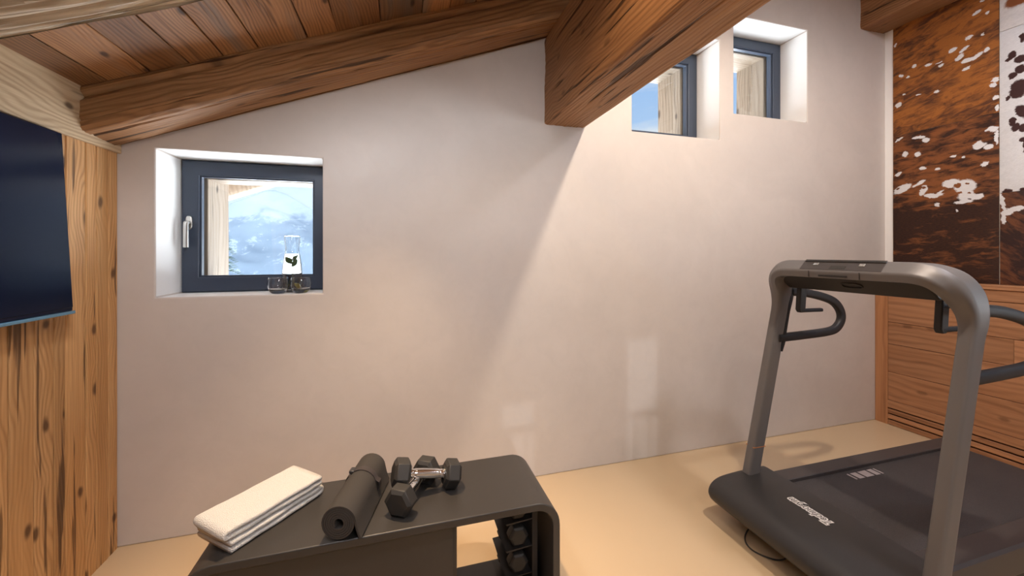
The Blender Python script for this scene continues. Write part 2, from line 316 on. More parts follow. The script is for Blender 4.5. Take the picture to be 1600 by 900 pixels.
M['hide_b'] = cowhide('dark_brindled_hide', (0.24, 0.085, 0.028), (0.022, 0.011, 0.010), W_, HL, HLD, seed=5.0, slant=0.05, dark_amt=0.61, low=(1.55, 1.75, 0.10))
M['hide_c'] = cowhide('white_hide_with_spots', (0.72, 0.74, 0.78), (0.66, 0.68, 0.72), (0.050, 0.022, 0.022), HM, seed=9.0, rag=0.8)
M['hide_d'] = cowhide('dark_mottled_hide', (0.16, 0.060, 0.028), (0.026, 0.014, 0.015), W_, HD, seed=12.0, slant=-0.8, dark_amt=0.62, rag=0.8)
M['hide_e'] = cowhide('white_and_brown_hide', (0.74, 0.74, 0.75), (0.66, 0.66, 0.68), (0.25, 0.085, 0.03), [(1.40, 2.88, 0.10, 0.05, 20), (1.2, 3.0, 0.2, 0.08, 10)], seed=15.0)
# ------------------------------------------------------------------ mesh helpers
def obj(name, bm, mat, parent=None, smooth=False, bevel=0.0, seg=2, angle=35):
    me = bpy.data.meshes.new(name)
    bmesh.ops.recalc_face_normals(bm, faces=bm.faces)
    bm.to_mesh(me); bm.free()
    o = bpy.data.objects.new(name, me); C.objects.link(o)
    for m in (mat if isinstance(mat, (list, tuple)) else [mat]): me.materials.append(m)
    if parent is not None: o.parent = parent
    if smooth:
        for p in me.polygons: p.use_smooth = True
        if smooth != 'all':
            try: me.set_sharp_from_angle(angle=math.radians(angle))
            except Exception: pass
    if bevel:
        b = o.modifiers.new('bevel', 'BEVEL'); b.width = bevel; b.segments = seg
        b.limit_method = 'ANGLE'; b.angle_limit = math.radians(40)
        if smooth is False:
            for p in me.polygons: p.use_smooth = True
            me.set_sharp_from_angle(angle=math.radians(35)); b.harden_normals = False
    return o
def tag(o, label, cat, group=None):
    o['label'] = label; o['category'] = cat
    if group: o['group'] = group
    return o
def struct(o):
    o['kind'] = 'structure'; return o
def empty(name, loc, rz=0.0):
    o = bpy.data.objects.new(name, None); C.objects.link(o)
    o.location = loc; o.rotation_euler = (0, 0, rz); o.empty_display_size = 0.1
    return o
def dup(root):
    r = root.copy(); C.objects.link(r)
    for ch in list(root.children):
        c = ch.copy(); C.objects.link(c); c.parent = r
        for g in list(ch.children):
            d = g.copy(); C.objects.link(d); d.parent = c
    return r
def box(bm, x0, x1, y0, y1, z0, z1, mi=0):
    v = [bm.verts.new((x, y, z)) for x in (x0, x1) for y in (y0, y1) for z in (z0, z1)]
    fs = []
    for q in ((0, 1, 3, 2), (4, 6, 7, 5), (0, 4, 5, 1), (2, 3, 7, 6), (0, 2, 6, 4), (1, 5, 7, 3)):
        f = bm.faces.new([v[i] for i in q]); f.material_index = mi; fs.append(f)
    return fs
def BOX(*a):
    bm = bmesh.new(); box(bm, *a); return bm
def loft(bm, rings, closed=True, caps=True, loop=False):
    """rings: lists of points, joined one to the next"""
    R = [[bm.verts.new(p) for p in r] for r in rings]
    n = len(R[0])
    rng_ = range(len(R)) if loop else range(len(R) - 1)
    for i in rng_:
        A, B = R[i], R[(i + 1) % len(R)]
        for j in range(n if closed else n - 1):
            k = (j + 1) % n
            bm.faces.new((A[j], A[k], B[k], B[j]))
    if caps and closed and not loop:
        bm.faces.new(R[0][::-1]); bm.faces.new(R[-1])
    return R
def lathe(bm, prof, n=32, center=(0, 0, 0)):
    cx, cy, cz = center
    rings = []
    for r, z in prof:
        rings.append([(cx + max(r, 1e-5) * math.cos(2 * math.pi * i / n), cy + max(r, 1e-5) * math.sin(2 * math.pi * i / n), cz + z) for i in range(n)])
    loft(bm, rings, caps=False)
    bmesh.ops.remove_doubles(bm, verts=bm.verts, dist=2e-5)
def superell(a, b, n=16, e=3.5):
    out = []
    for i in range(n):
        t = 2 * math.pi * (i + .5) / n
        c, s = math.cos(t), math.sin(t)
        out.append((a * math.copysign(abs(c) ** (2 / e), c), b * math.copysign(abs(s) ** (2 / e), s)))
    return out
def smooth_path(pts, n=6):
    """Catmull-Rom through the points"""
    P = [Vector(p) for p in pts]; out = []
    for i in range(len(P) - 1):
        p0 = P[max(i - 1, 0)]; p1 = P[i]; p2 = P[i + 1]; p3 = P[min(i + 2, len(P) - 1)]
        for k in range(n):
            t = k / n
            out.append(0.5 * ((2 * p1) + (-p0 + p2) * t + (2 * p0 - 5 * p1 + 4 * p2 - p3) * t * t + (-p0 + 3 * p1 - 3 * p2 + p3) * t ** 3))
    out.append(P[-1]); return out
def sweep(bm, path, section, ref=(0, 0, 1), loop=False, caps=True, scales=None):
    P = [Vector(p) for p in path]; ref = Vector(ref); rings = []
    for i, p in enumerate(P):
        a = P[i - 1] if (i > 0 or loop) else P[i]
        b = P[(i + 1) % len(P)] if (i < len(P) - 1 or loop) else P[i]
        T = (b - a).normalized()
        u = ref - T * ref.dot(T); u.normalize(); v = T.cross(u)
        sc = scales[i] if scales else 1.0
        rings.append([p + u * s[0] * sc + v * s[1] * sc for s in section])
    return loft(bm, rings, caps=caps, loop=loop)
def prism(bm, poly, axis, a, b):
    """extrude a 2D polygon along an axis: 'x' poly=(y,z), 'y' poly=(x,z), 'z' poly=(x,y)"""
    def P(p, t):
        return {'x': (t, p[0], p[1]), 'y': (p[0], t, p[1]), 'z': (p[0], p[1], t)}[axis]
    return loft(bm, [[P(p, a) for p in poly], [P(p, b) for p in poly]])
def rounded(x0, x1, z0, z1, r, n=6):
    out = []
    for cx, cz, s in ((x1 - r, z1 - r, 0), (x0 + r, z1 - r, 90), (x0 + r, z0 + r, 180), (x1 - r, z0 + r, 270)):
        for k in range(n + 1):
            t = math.radians(s + 90 * k / n); out.append((cx + r * math.cos(t), cz + r * math.sin(t)))
    return out

# ------------------------------------------------------------------ room dimensions (metres)
XL, XR, YB, YF = -1.195, 3.67, 2.13, -1.80
SL = 0.388                                       # roof pitch
ANG = math.atan(SL)
def zc(x): return 1.937 + SL * (x - XL)          # underside of ceiling boards
def zr(x): return 1.766 + SL * (x - XL)          # underside of rafters

# floor
struct(obj('floor', BOX(XL - .4, XR + .4, YF - .4, YB + .4, -0.12, 0.0), M['floor']))

def wall(name, axis, t0, t1, s_list, z_list, holes, top, mat, reveal, bevel=0.008):
    """wall slab between planes t0 (room side) and t1; cells of the s/z grid listed in holes stay open; top(s) clips the height"""
    bm = bmesh.new()
    def P(s, z, t): return (s, t, z) if axis == 'y' else (t, s, z)
    def zz(s, z): return min(z, top(s)) if top else z
    ns, nz = len(s_list) - 1, len(z_list) - 1
    V = {}
    def vert(i, j, k):
        if (i, j, k) not in V: V[i, j, k] = bm.verts.new(P(s_list[i], zz(s_list[i], z_list[j]), (t0, t1)[k]))
        return V[i, j, k]
    def hole(i, j):
        if i < 0 or j < 0 or i >= ns or j >= nz: return True
        sm = (s_list[i] + s_list[i + 1]) / 2; zm = (z_list[j] + z_list[j + 1]) / 2
        return any(a < sm < b and c < zm < d for a, b, c, d in holes)
    def quad(vs, mi):
        try:
            f = bm.faces.new(vs); f.material_index = mi
        except ValueError: pass
    for i in range(ns):
        for j in range(nz):
            if hole(i, j): continue
            quad([vert(i, j, 0), vert(i + 1, j, 0), vert(i + 1, j + 1, 0), vert(i, j + 1, 0)], 0)
            quad([vert(i, j, 1), vert(i, j + 1, 1), vert(i + 1, j + 1, 1), vert(i + 1, j, 1)], 2)
            for di, dj, e in ((-1, 0, ((i, j), (i, j + 1))), (1, 0, ((i + 1, j), (i + 1, j + 1))), (0, -1, ((i, j), (i + 1, j))), (0, 1, ((i, j + 1), (i + 1, j + 1)))):
                if hole(i + di, j + dj):
                    (a, b), (c, d) = e
                    inside = 0 <= i + di < ns and 0 <= j + dj < nz
                    quad([vert(a, b, 0), vert(c, d, 0), vert(c, d, 1), vert(a, b, 1)], 1 if inside else 0)
    bmesh.ops.remove_doubles(bm, verts=bm.verts, dist=1e-4)
    bmesh.ops.dissolve_degenerate(bm, dist=1e-4, edges=bm.edges)
    o = obj(name, bm, [mat, reveal, M['render']])
    return struct(o)

WIN = {1: (-1.06, -0.372, 1.097, 1.773), 2: (1.395, 2.072, 2.062, 2.737), 3: (2.188, 2.858, 2.252, 2.925)}
xs = sorted({XL - .4, XR + .4} | {q for k in WIN.values() for q in k[:2]})
zs = sorted({0.0, 4.2} | {q for k in WIN.values() for q in k[2:]})
wall_back = wall('wall_back', 'y', YB, YB + .30, xs, zs, list(WIN.values()), lambda x: zc(x) + .03, M['plaster'], M['reveal'])
b = wall_back.modifiers.new('bevel', 'BEVEL'); b.width = 0.006; b.segments = 3; b.limit_method = 'ANGLE'; b.angle_limit = math.radians(60); b.material = 0

# left wall carries vertical boards
wall_left = wall('wall_left', 'x', XL - .022, XL - .4, [YF - .4, YB], [0.0, 1.75, 1.96], [], None, M['slab'], M['slab'])
ys = [2.129, 2.072, 2.003, 1.948, 1.853, 1.802, 1.722, 1.632, 1.56, 1.44, 1.33, 1.20, 1.11, 0.97, 0.86, 0.72, 0.60, 0.45, 0.33, 0.18, 0.05, -0.1, -0.23, -0.38, -0.5, -0.66, -0.78, -0.93, -1.05, -1.2, -1.32, -1.45, -1.6, -1.72, -1.8]
def board(name, mat, parent, dims, axis, loc, rot=(0, 0, 0), wob=0.0012, seg=10, bev=0.003, mi=0):
    """one board centred on its local axes, long edges slightly wavy"""
    lx, ly, lz = dims; bm = bmesh.new()
    L = {'x': lx, 'y': ly, 'z': lz}[axis]; rings = []
    w2, t2 = {'x': (ly, lz), 'y': (lx, lz), 'z': (ly, lx)}[axis]
    sd = random.random() * 99
    for i in range(seg + 1):
        t = -L / 2 + L * i / seg
        e1 = noise.noise((t * 3, sd, 0)) * wob; e2 = noise.noise((t * 3, sd, 7)) * wob
        a0, a1 = -w2 / 2 + e1, w2 / 2 + e2; c = bev
        pr = [(a0, -t2 / 2 + c), (a0 + c, -t2 / 2), (a1 - c, -t2 / 2), (a1, -t2 / 2 + c), (a1, t2 / 2 - c), (a1 - c, t2 / 2), (a0 + c, t2 / 2), (a0, t2 / 2 - c)]
        rings.append([{'x': (t, p, q), 'y': (p, t, q), 'z': (q, p, t)}[axis] for p, q in pr])
    loft(bm, rings)
    o = obj(name, bm, mat, parent); o.location = loc; o.rotation_euler = rot
    return o
for i in range(len(ys) - 1):
    y1, y0 = ys[i], ys[i + 1]
    d = random.uniform(-.0015, .0015)
    board('plank', M['plank_wall'], wall_left, (0.022, y1 - y0 - .004, 1.755), 'z', (XL - .011 + d, (y0 + y1) / 2, 0.8775), wob=.003, seg=40)
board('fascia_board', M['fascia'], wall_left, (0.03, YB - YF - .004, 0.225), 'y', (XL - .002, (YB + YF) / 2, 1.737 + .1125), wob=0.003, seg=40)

# right wall: opening toward the terrace is behind the camera
wall_right = wall('wall_right', 'x', XR, XR + .4, [YF - .4, -1.45, 0.35, YB], [0.0, 0.9, 2.15, zc(XR)], [(-1.45, 0.35, 0.9, 2.15)], None, M['reveal'], M['reveal'])
YS = 1.519
def panel(name, mat, y0, y1, z0, z1, x=XR - .001, t=0.012):
    bm = bmesh.new(); n, m = 14, 24
    # slightly puckered hide stretched over a board
    def P(i, j):
        y = y0 + (y1 - y0) * i / n; z = z0 + (z1 - z0) * j / m
        ed = min(i, n - i, 1) * min(j, m - j, 1)
        return (x - t * (0.45 if not ed else 1.0) - .002 * noise.noise((y * 7, z * 7, 3)), y, z)
    V = [[bm.verts.new(P(i, j)) for j in range(m + 1)] for i in range(n + 1)]
    for i in range(n):
        for j in range(m): bm.faces.new((V[i][j], V[i + 1][j], V[i + 1][j + 1], V[i][j + 1]))
    B = [bm.verts.new((x, y, z)) for y, z in ((y0, z0), (y1, z0), (y1, z1), (y0, z1))]
    bm.faces.new(B)
    bm.faces.new([V[i][0] for i in range(n + 1)] + [B[1], B[0]])
    bm.faces.new([V[i][m] for i in range(n + 1)] + [B[2], B[3]])
    bm.faces.new([V[0][j] for j in range(m + 1)] + [B[3], B[0]])
    bm.faces.new([V[n][j] for j in range(m + 1)] + [B[2], B[1]])
    return obj('cowhide_panel', bm, mat, wall_right, smooth=True, angle=50)
for mt, y0, y1, z0, z1 in (('hide_a', YS + .002, 2.074, 2.196, 3.60), ('hide_b', YS + .002, 2.074, 1.09, 2.194),
                           ('hide_e', 0.965, YS - .002, 2.702, 3.60), ('hide_c', 0.965, YS - .002, 1.681, 2.698), ('hide_d', 0.965, YS - .002, 1.09, 1.679),
                           ('hide_b', 0.41, 0.961, 1.09, 2.2), ('hide_a', 0.41, 0.961, 2.204, 3.60)):
    panel('cowhide_panel', M[mt], y0, y1, z0, z1)
# wainscot in front of the hides
XW = 3.56
wy0 = 0.40
def wb(name, mat, z0, z1, x0=XW, t=.02, y0=wy0, y1=2.046, ax='y', bev=.002):
    return board(name, M[mat], wall_right, (t, y1 - y0, z1 - z0), ax, (x0 + t / 2, (y0 + y1) / 2, (z0 + z1) / 2), bev=bev, wob=.0005)
stile = wb('stile', 'wainscot_up', 0.0, 1.068, y0=2.048, y1=2.129, ax='z', x0=XW - .004, t=.03); 
zb = [0.186, 0.40, 0.612, 0.776, 0.995, 1.066]
for z0, z1 in zip(zb[:-1], zb[1:]):
    if z1 > 1.05: continue
    # each course is two boards butted end to end
    sp = random.uniform(1.25, 1.5) if z0 != .40 else 1.62
    wb('plank', 'wainscot', z0 + .0015, z1 - .0015, y0=wy0, y1=sp - .001, t=.02 + random.uniform(0, .0))
    wb('plank', 'wainscot', z0 + .0015, z1 - .0015, y0=sp + .001, y1=2.046)
wb('top_rail', 'wainscot', 0.997, 1.066, x0=XW - .003, t=.024)
cap = board('cap_rail', M['wainscot'], wall_right, (.118, 2.129 - wy0, .030), 'y', (XW - .010 + .059, (2.129 + wy0) / 2, 1.083), bev=.003, wob=.0005)
wb('grille_rail', 'wainscot', 0.130, 0.185, x0=XW - .004, t=.024)
for k, (z0, z1) in enumerate(((0.088, 0.120), (0.046, 0.078), (0.002, 0.036))):
    wb('grille_slat', 'wainscot', z0, z1, x0=XW - .002, t=.02, bev=.003)
bm = BOX(XW + .045, XR, wy0, 2.129, 0.0, 1.066)
obj('wainscot_backing', bm, M['tread_dark'], wall_right)

# front wall (behind the camera) with two slim windows
FW = [(-0.09, 0.15, 1.10, 1.72), (0.72, 0.985, 1.10, 2.04)]
fs = sorted({XL - .4, XR + .4} | {q for k in FW for q in k[:2]})
wall_front = wall('wall_front', 'y', YF, YF - .35, fs, [0.0, 1.10, 1.72, 2.04, 4.2], FW, lambda x: zc(x) + .03, M['plaster'], M['reveal'])

# ceiling: sloping boards that run into the depth of the room, rafters under them
def slope_pt(s, n=0.0):                          # s = distance up the slope from the left wall, n = height above the boards' underside
    return (XL + s * math.cos(ANG) - n * math.sin(ANG), 1.937 + s * math.sin(ANG) + n * math.cos(ANG))
SMAX = (XR + .4 - XL) / math.cos(ANG)
bm = bmesh.new()
p = [slope_pt(-.5, .024), slope_pt(SMAX, .024), slope_pt(SMAX, .10), slope_pt(-.5, .10)]
prism(bm, p, 'y', YF - .5, YB + .41)
ceiling = struct(obj('ceiling', bm, M['slab']))
s = -0.03; k = 0
while s < SMAX - .1:
    wd = random.choice((0.11, 0.13, 0.15, 0.17, 0.20, 0.14))
    x, z = slope_pt(s + wd / 2, .011 + random.uniform(-.002, .002))
    board('plank', M['plank_ceiling'], ceiling, (wd - .004, YB - YF - .004, .022), 'y', (x, (YB + YF) / 2, z), rot=(0, -ANG, 0), wob=.004, seg=24)
    s += wd
# roof and overhang beyond the gable
bm = bmesh.new()
p = [slope_pt(-2.2, .13), slope_pt(SMAX + .6, .13), slope_pt(SMAX + .6, .28), slope_pt(-2.2, .28)]
prism(bm, p, 'y', YF - 1.2, 3.66)
roof = struct(obj('roof', bm, M['slab']))
s = -2.2
while s < SMAX + .5:
    x, z = slope_pt(s + .09, .117)
    board('soffit_board', M['soffit'], roof, (.176, 1.20, .022), 'y', (x, 3.05, z), rot=(0, -ANG, 0), wob=.002, seg=4)
    s += .18

def hewn(name, mat, length, wd, ht, seg=90, per=14, rough=.006, cham=.018, cracks=(), seed=0.0, fine=.0025, sag=.0):
    """old hand-hewn timber along local x, underside at z = 0; cracks = (side, position along side, width, depth)"""
    bm = bmesh.new(); rings = []
    n = per
    sides = [('b', (-wd / 2, 0), (wd / 2, 0), (0, -1)), ('r', (wd / 2, 0), (wd / 2, ht), (1, 0)), ('t', (wd / 2, ht), (-wd / 2, ht), (0, 1)), ('l', (-wd / 2, ht), (-wd / 2, 0), (-1, 0))]
    for i in range(seg + 1):
        t = length * i / seg; ring = []
        for nm, a, b_, nn in sides:
            ln = math.hypot(b_[0] - a[0], b_[1] - a[1])
            for j in range(n):
                q = (j + .5) / n
                # crowd the samples toward the corners a little
                y = a[0] + (b_[0] - a[0]) * q; z = a[1] + (b_[1] - a[1]) * q
                d = min(q, 1 - q) * ln
                c = cham * (1 + .8 * noise.noise((t * 1.3, seed, a[0] * 9 + a[1] * 5 + (0 if q < .5 else 3))))
                off = -max(0.0, (c - d)) * .55
                off += rough * noise.noise((t * 1.6, y * 7 + seed, z * 7)) + fine * noise.noise((t * 5, y * 60 + seed, z * 60))
                for cs, cq, cw, cd in cracks:
                    if cs == nm:
                        pos = cq + .06 * noise.noise((t * 1.1, seed + 5, cq * 9)) + .02 * noise.noise((t * 5, seed + 9, cq * 9))
                        ee = abs(q - pos) * ln
                        live = min(1.0, max(0.0, .75 + 1.6 * noise.noise((t * .9, seed + 2, cq * 31))))
                        if ee < cw: off -= cd * live * (1 - ee / cw) ** .6
                ring.append((t, y + nn[0] * off, z + nn[1] * off))
        rings.append(ring)
    loft(bm, rings)
    return obj(name, bm, mat, smooth=True, angle=30)
LR = (XR + .05 - XL) / math.cos(ANG) + .1
def rafter(yc, label, wd=.235, mat='rafter', **k):
    o = hewn('rafter', M[mat], LR, wd, .19, **k)
    o.location = (XL - .06, yc, zr(XL - .06)); o.rotation_euler = (0, -ANG, 0)
    return tag(o, label, 'beam')
rafter(2.012, 'hand-hewn sloping rafter lying along the top of the plaster wall', seed=1.0, per=40, seg=150, cracks=(('l', .33, .016, .05), ('b', .25, .006, .010), ('l', .8, .005, .008)), cham=.03, rough=.008)
rafter(1.212, 'weathered daylit rafter with deep checks at the top left corner', mat='rafter_daylit', seed=4.3, per=56, seg=190, cracks=(('b', .46, .013, .06), ('b', .80, .008, .016), ('b', .70, .006, .012), ('b', .9, .005, .01)), rough=.009, fine=.010, cham=.025)
rafter(0.412, 'sloping rafter behind the photographer', seed=8.1)
rafter(-0.388, 'sloping rafter farther behind the photographer', seed=12.7)
def purlin(x0, x1, z0, label, **k):
    o = hewn('purlin', M['purlin'], YB - YF + .02, x1 - x0, .50, seg=150, per=30, **k)
    o.rotation_euler = (0, 0, math.radians(90)); o.location = ((x0 + x1) / 2, YF - .02, z0)
    return tag(o, label, 'beam')
purlin(0.812, 1.072, 2.05, 'large squared purlin jutting from the plaster wall above the bench', seed=2.2, rough=.007, cham=.012, cracks=(('l', .45, .007, .018), ('l', .7, .006, .014), ('b', .6, .005, .008), ('l', .2, .005, .01)))
purlin(3.40, 3.664, 3.02, 'squared purlin at the top right above the cowhide wall', seed=6.2, rough=.005, cham=.010, cracks=(('l', .5, .005, .01),))
o = hewn('rafter', M['outside_wood'], LR + 2.5, .15, .19, seg=60, per=8, seed=3.0)
o.location = (XL - 2.2, 3.58, zr(XL - 2.2)); o.rotation_euler = (0, -ANG, 0)
tag(o, 'verge rafter under the roof overhang seen through the lower window', 'beam')

# ------------------------------------------------------------------ windows
def ring_frame(x0, x1, z0, z1, wd, y0, y1):
    bm = bmesh.new()
    a = [(x0, z0), (x1, z0), (x1, z1), (x0, z1)]; b_ = [(x0 + wd, z0 + wd), (x1 - wd, z0 + wd), (x1 - wd, z1 - wd), (x0 + wd, z1 - wd)]
    rings = [[(p[0], y0, p[1]) for p in a], [(p[0], y1, p[1]) for p in a], [(p[0], y1, p[1]) for p in b_], [(p[0], y0, p[1]) for p in b_]]
    loft(bm, rings, loop=True, caps=False)
    return bm
def window(n, x0, x1, z0, z1, flip=1, y=YB + .205, handle=True, casing=True):
    root = struct(empty(f'window_{n}', ((x0 + x1) / 2, y, z0)))
    def part(name, bm, mat, **k):
        o = obj(name, bm, mat, **k); o.parent = root; o.matrix_parent_inverse = Matrix.Translation((-(x0 + x1) / 2, -y, -z0)); return o
    part('outer_frame', ring_frame(x0 + .001, x1 - .001, z0 + .001, z1 - .001, .05, y + .012, y + .075), M['frame'], bevel=.003)
    part('sash', ring_frame(x0 + .006, x1 - .006, z0 + .006, z1 - .006, .073, y, y + .06), M['frame'], bevel=.004)
    part('glazing_bead', ring_frame(x0 + .077, x1 - .077, z0 + .077, z1 - .077, .010, y + .012, y + .03), M['frame'], bevel=.002)
    part('glass_pane', BOX(x0 + .08, x1 - .08, y + .030, y + .036, z0 + .08, z1 - .08), M['pane'])
    if handle:
        hx = x0 + .040; hz = z0 + .355
        bm = bmesh.new(); prism(bm, [(hx + a, hz + b_) for a, b_ in superell(.0145, .034, 20, 3)], 'y', y - .010, y + .001)
        ro = part('handle_rosette', bm, M['steel'], bevel=.002)
        bm = bmesh.new()
        sweep(bm, smooth_path([(hx, y - .002, hz), (hx, y - .022, hz), (hx - .001, y - .032, hz - .006), (hx - .001, y - .034, hz - .05), (hx - .001, y - .034, hz - .125)], 5), superell(.011, .007, 12, 4), ref=(1, 0, 0))
        h = part('handle_lever', bm, M['steel'], smooth=True)
    if casing:
        ex = .022; t = .05
        for nm, d, dp in (('casing_board', (x0 + .045, x0 + .088, z0, z1), .26), ('casing_board', (x1 - .088, x1 - .045, z0, z1), .05 if n == 1 else .26)):
            o = board(nm, M['outside_wood'], root, (d[1] - d[0], dp, d[3] - d[2] - .03), 'z', ((d[0] + d[1]) / 2 - (x0 + x1) / 2, .076 + dp / 2, (d[3] - d[2]) / 2), seg=12, wob=.004)
        for dz, dp in ((z0 + .035, .06), (z1 - .062, .16 if n == 1 else .26)):
            o = board('casing_board', M['outside_wood'], root, (dp, .045, x1 - x0 - .178), 'z', (0, .076 + dp / 2, dz - z0 + (.0 if dz > z0 + .1 else 0)), rot=(0, math.radians(90), math.radians(0)), seg=10, wob=.004)
            o.rotation_euler = (math.radians(90), 0, math.radians(90))
    return root
for n, d in WIN.items(): window(n, *d, handle=(n == 1))
# slim windows behind the camera: frame, transom and glazing bars
for n, (x0, x1, z0, z1) in zip((4, 5), FW):
    y = YF - .2
    root = struct(empty(f'window_{n}', ((x0 + x1) / 2, y, z0)))
    def part(name, bm, mat):
        o = obj(name, bm, mat); o.parent = root; o.matrix_parent_inverse = Matrix.Translation((-(x0 + x1) / 2, -y, -z0)); return o
    part('sash', ring_frame(x0, x1, z0, z1, .012, y, y + .05), M['frame'])
    part('transom', BOX(x0 + .012, x1 - .012, y, y + .05, 1.50, 1.53), M['frame'])
    for q in (.30, .72): part('glazing_bar', BOX(x0 + (x1 - x0) * q - .006, x0 + (x1 - x0) * q + .006, y, y + .05, z0 + .012, 1.50), M['frame'])
    part('glass_pane', BOX(x0 + .012, x1 - .012, y + .02, y + .026, z0 + .012, z1 - .012), M['pane'])
root = struct(empty('window_6', (XR + .2, -.55, .9)))
def sidewin(name, bm, mat):
    o = obj(name, bm, mat); o.parent = root; o.matrix_parent_inverse = Matrix.Translation((-(XR + .2), .55, -.9)); return o
for a, b_, c, d in ((-1.45, .35, .9, .98), (-1.45, .35, 2.07, 2.15), (-1.45, -1.37, .98, 2.07), (.27, .35, .98, 2.07), (-.59, -.51, .98, 2.07)):
    sidewin('sash', BOX(XR + .18, XR + .24, a, b_, c, d), M['frame'])
sidewin('glass_pane', BOX(XR + .205, XR + .211, -1.37, .27, .98, 2.07), M['pane'])
# ------------------------------------------------------------------ outside: mountain and young spruce
bm = bmesh.new()
nx, ny = 220, 70
ridge = [(-900, 40), (-520, 78), (-330, 50), (-228, 62), (-190, 80), (-167, 90), (-145, 81), (-118, 63), (-60, 48), (0, 52), (90, 34), (220, 55), (420, 30), (700, 46), (900, 30)]
def rz(x):
    for (a, za), (b_, zb_) in zip(ridge[:-1], ridge[1:]):
        if a <= x <= b_:
            t = (x - a) / (b_ - a); return za + (zb_ - za) * t
    return 30
V = []
for i in range(nx + 1):
    row = []
    x = -900 + 1800 * i / nx
    for j in range(ny + 1):
        q = j / ny                                # 0 valley .. 1 ridge (600 m) .. down behind
        y = 430 + 250 * q
        rq = min(1.0, (y - 430) / 170.0)
        prof = rq ** 1.15 if y <= 600 else 1 - (y - 600) / 80 * .9
        z = -34 + (rz(x) + 34) * prof
        am = 14 * math.sin(math.pi * min(rq, 1)) + 1.6
        z += am * (noise.fractal((x * .016, y * .012, 2.0), .9, 2.1, 5)) * (1 if y < 560 else .35)
        row.append(bm.verts.new((x, y, z)))
    V.append(row)
for i in range(nx):
    for j in range(ny): bm.faces.new((V[i][j], V[i + 1][j], V[i + 1][j + 1], V[i][j + 1]))
o = obj('mountain', bm, M['mountain'], smooth='all')
tag(o, 'snow-covered mountain with dark forest seen through the lower window', 'mountain')

# thin valley haze in front of the mountain
hz = NT('valley_haze')
vs = hz.n('ShaderNodeVolumeScatter'); vs.inputs['Color'].default_value = (0.72, 0.86, 1.0, 1); vs.inputs['Density'].default_value = 0.00050; vs.inputs['Anisotropy'].default_value = 0.0
hz.t.links.new(vs.outputs[0], hz.out.inputs['Volume'])
o = obj('valley_haze', BOX(-700, 700, 300, 560, -30, 105), hz.m)
o['kind'] = 'stuff'; o['label'] = 'thin blue haze in the air before the snowy mountain'; o['category'] = 'haze'

root = empty('spruce_tree', (-2.68, 7.0, -3.15))
tag(root, 'young spruce tree outside the lower window beside the wooden post', 'tree')
bm = bmesh.new(); lathe(bm, [(0, 0), (.09, 0), (.05, 2.6), (.012, 4.85), (0, 4.86)], 10); obj('trunk', bm, M['bark'], root)
bm = bmesh.new()
for k in range(120):
    zt = 1.2 + 3.55 * (k / 120) ** .9
    a = k * 2.39996; ln = (4.95 - zt) * .27 + .06
    dr = Vector((math.cos(a), math.sin(a), 0))
    for m in range(9):
        q = (m + .5) / 9
        c = dr * ln * q + Vector((0, 0, zt + .10 * q - .22 * q * q + .25 * q * ln))
        for sgn in (-1, 1, 0):
            d2 = (dr + Vector((-dr.y, dr.x, 0)) * sgn * .9 + Vector((0, 0, .25))).normalized() * (.10 * (1 - .4 * q))
            s1 = d2.cross(Vector((0, 0, 1))).normalized() * .013; up = Vector((0, 0, .012))
            v = [bm.verts.new(c + s1), bm.verts.new(c - s1), bm.verts.new(c + up), bm.verts.new(c + d2)]
            bm.faces.new((v[0], v[1], v[3])); bm.faces.new((v[1], v[2], v[3])); bm.faces.new((v[2], v[0], v[3]))
fo = obj('foliage', bm, M['needle'], root); fo['kind'] = 'stuff'

# ------------------------------------------------------------------ television on the left wall
tv = empty('television', (XL, 1.2, 1.075))
tag(tv, 'large switched-off black flat television on the left board wall', 'television')
def tvp(name, bm, mat, **k):
    o = obj(name, bm, mat, tv, **k); return o
tv.location = (-1.128, 1.783, 1.081); tv.rotation_euler = (0, math.radians(-2.9), 0)
tvp('screen', BOX(-.003, 0.0, -1.147, -.003, .024, .645), M['tv_screen'], bevel=.001)
tvp('bezel', BOX(-.030, -.0031, -1.15, 0.0, .012, .648), M['tv_screen'], bevel=.002)
tvp('bottom_trim', BOX(-.034, .004, -1.15, .001, 0.0, .0118), M['tv_bezel'], bevel=.002)['label'] = 'blue-grey metal strip'
tvp('back_housing', BOX(-.046, -.030, -1.0, -.15, .08, .50), M['tread_dark'], bevel=.006)
bmk = BOX(-.075, -.046, -.75, -.42, .18, .40); tvp('wall_mount', bmk, M['tread_dark'])

# ------------------------------------------------------------------ carafe and two glasses on the sill
def shell(outer, t=.003, base=.008):
    inner = [(max(r - t, .0005), z) for r, z in outer if z > base]
    return [(0, outer[0][1])] + outer + inner[::-1] + [(0, base)]
SILL = 1.097
car = empty('carafe', (-.540, 2.265, SILL)); tag(car, 'tall narrow-necked glass carafe of water on the window sill', 'carafe')
outer = [(.040, 0), (.048, .004), (.0495, .03), (.048, .08), (.044, .14), (.037, .19), (.0325, .215), (.033, .24), (.036, .27), (.0385, .292)]
op = [(p[0], p[1]) for p in [(v.x, v.y) for v in smooth_path([(r, z, 0) for r, z in outer], 4)]]
bm = bmesh.new(); lathe(bm, shell(op, .0028), 40); obj('glass_body', bm, M['glass'], car, smooth='all')
wi = [(r - .0034, z) for r, z in op if .0085 < z < .200]
bm = bmesh.new(); lathe(bm, [(0, .0088)] + [(wi[0][0], .0088)] + wi + [(0, wi[-1][1])], 40); obj('water', bm, M['water'], car, smooth=True)
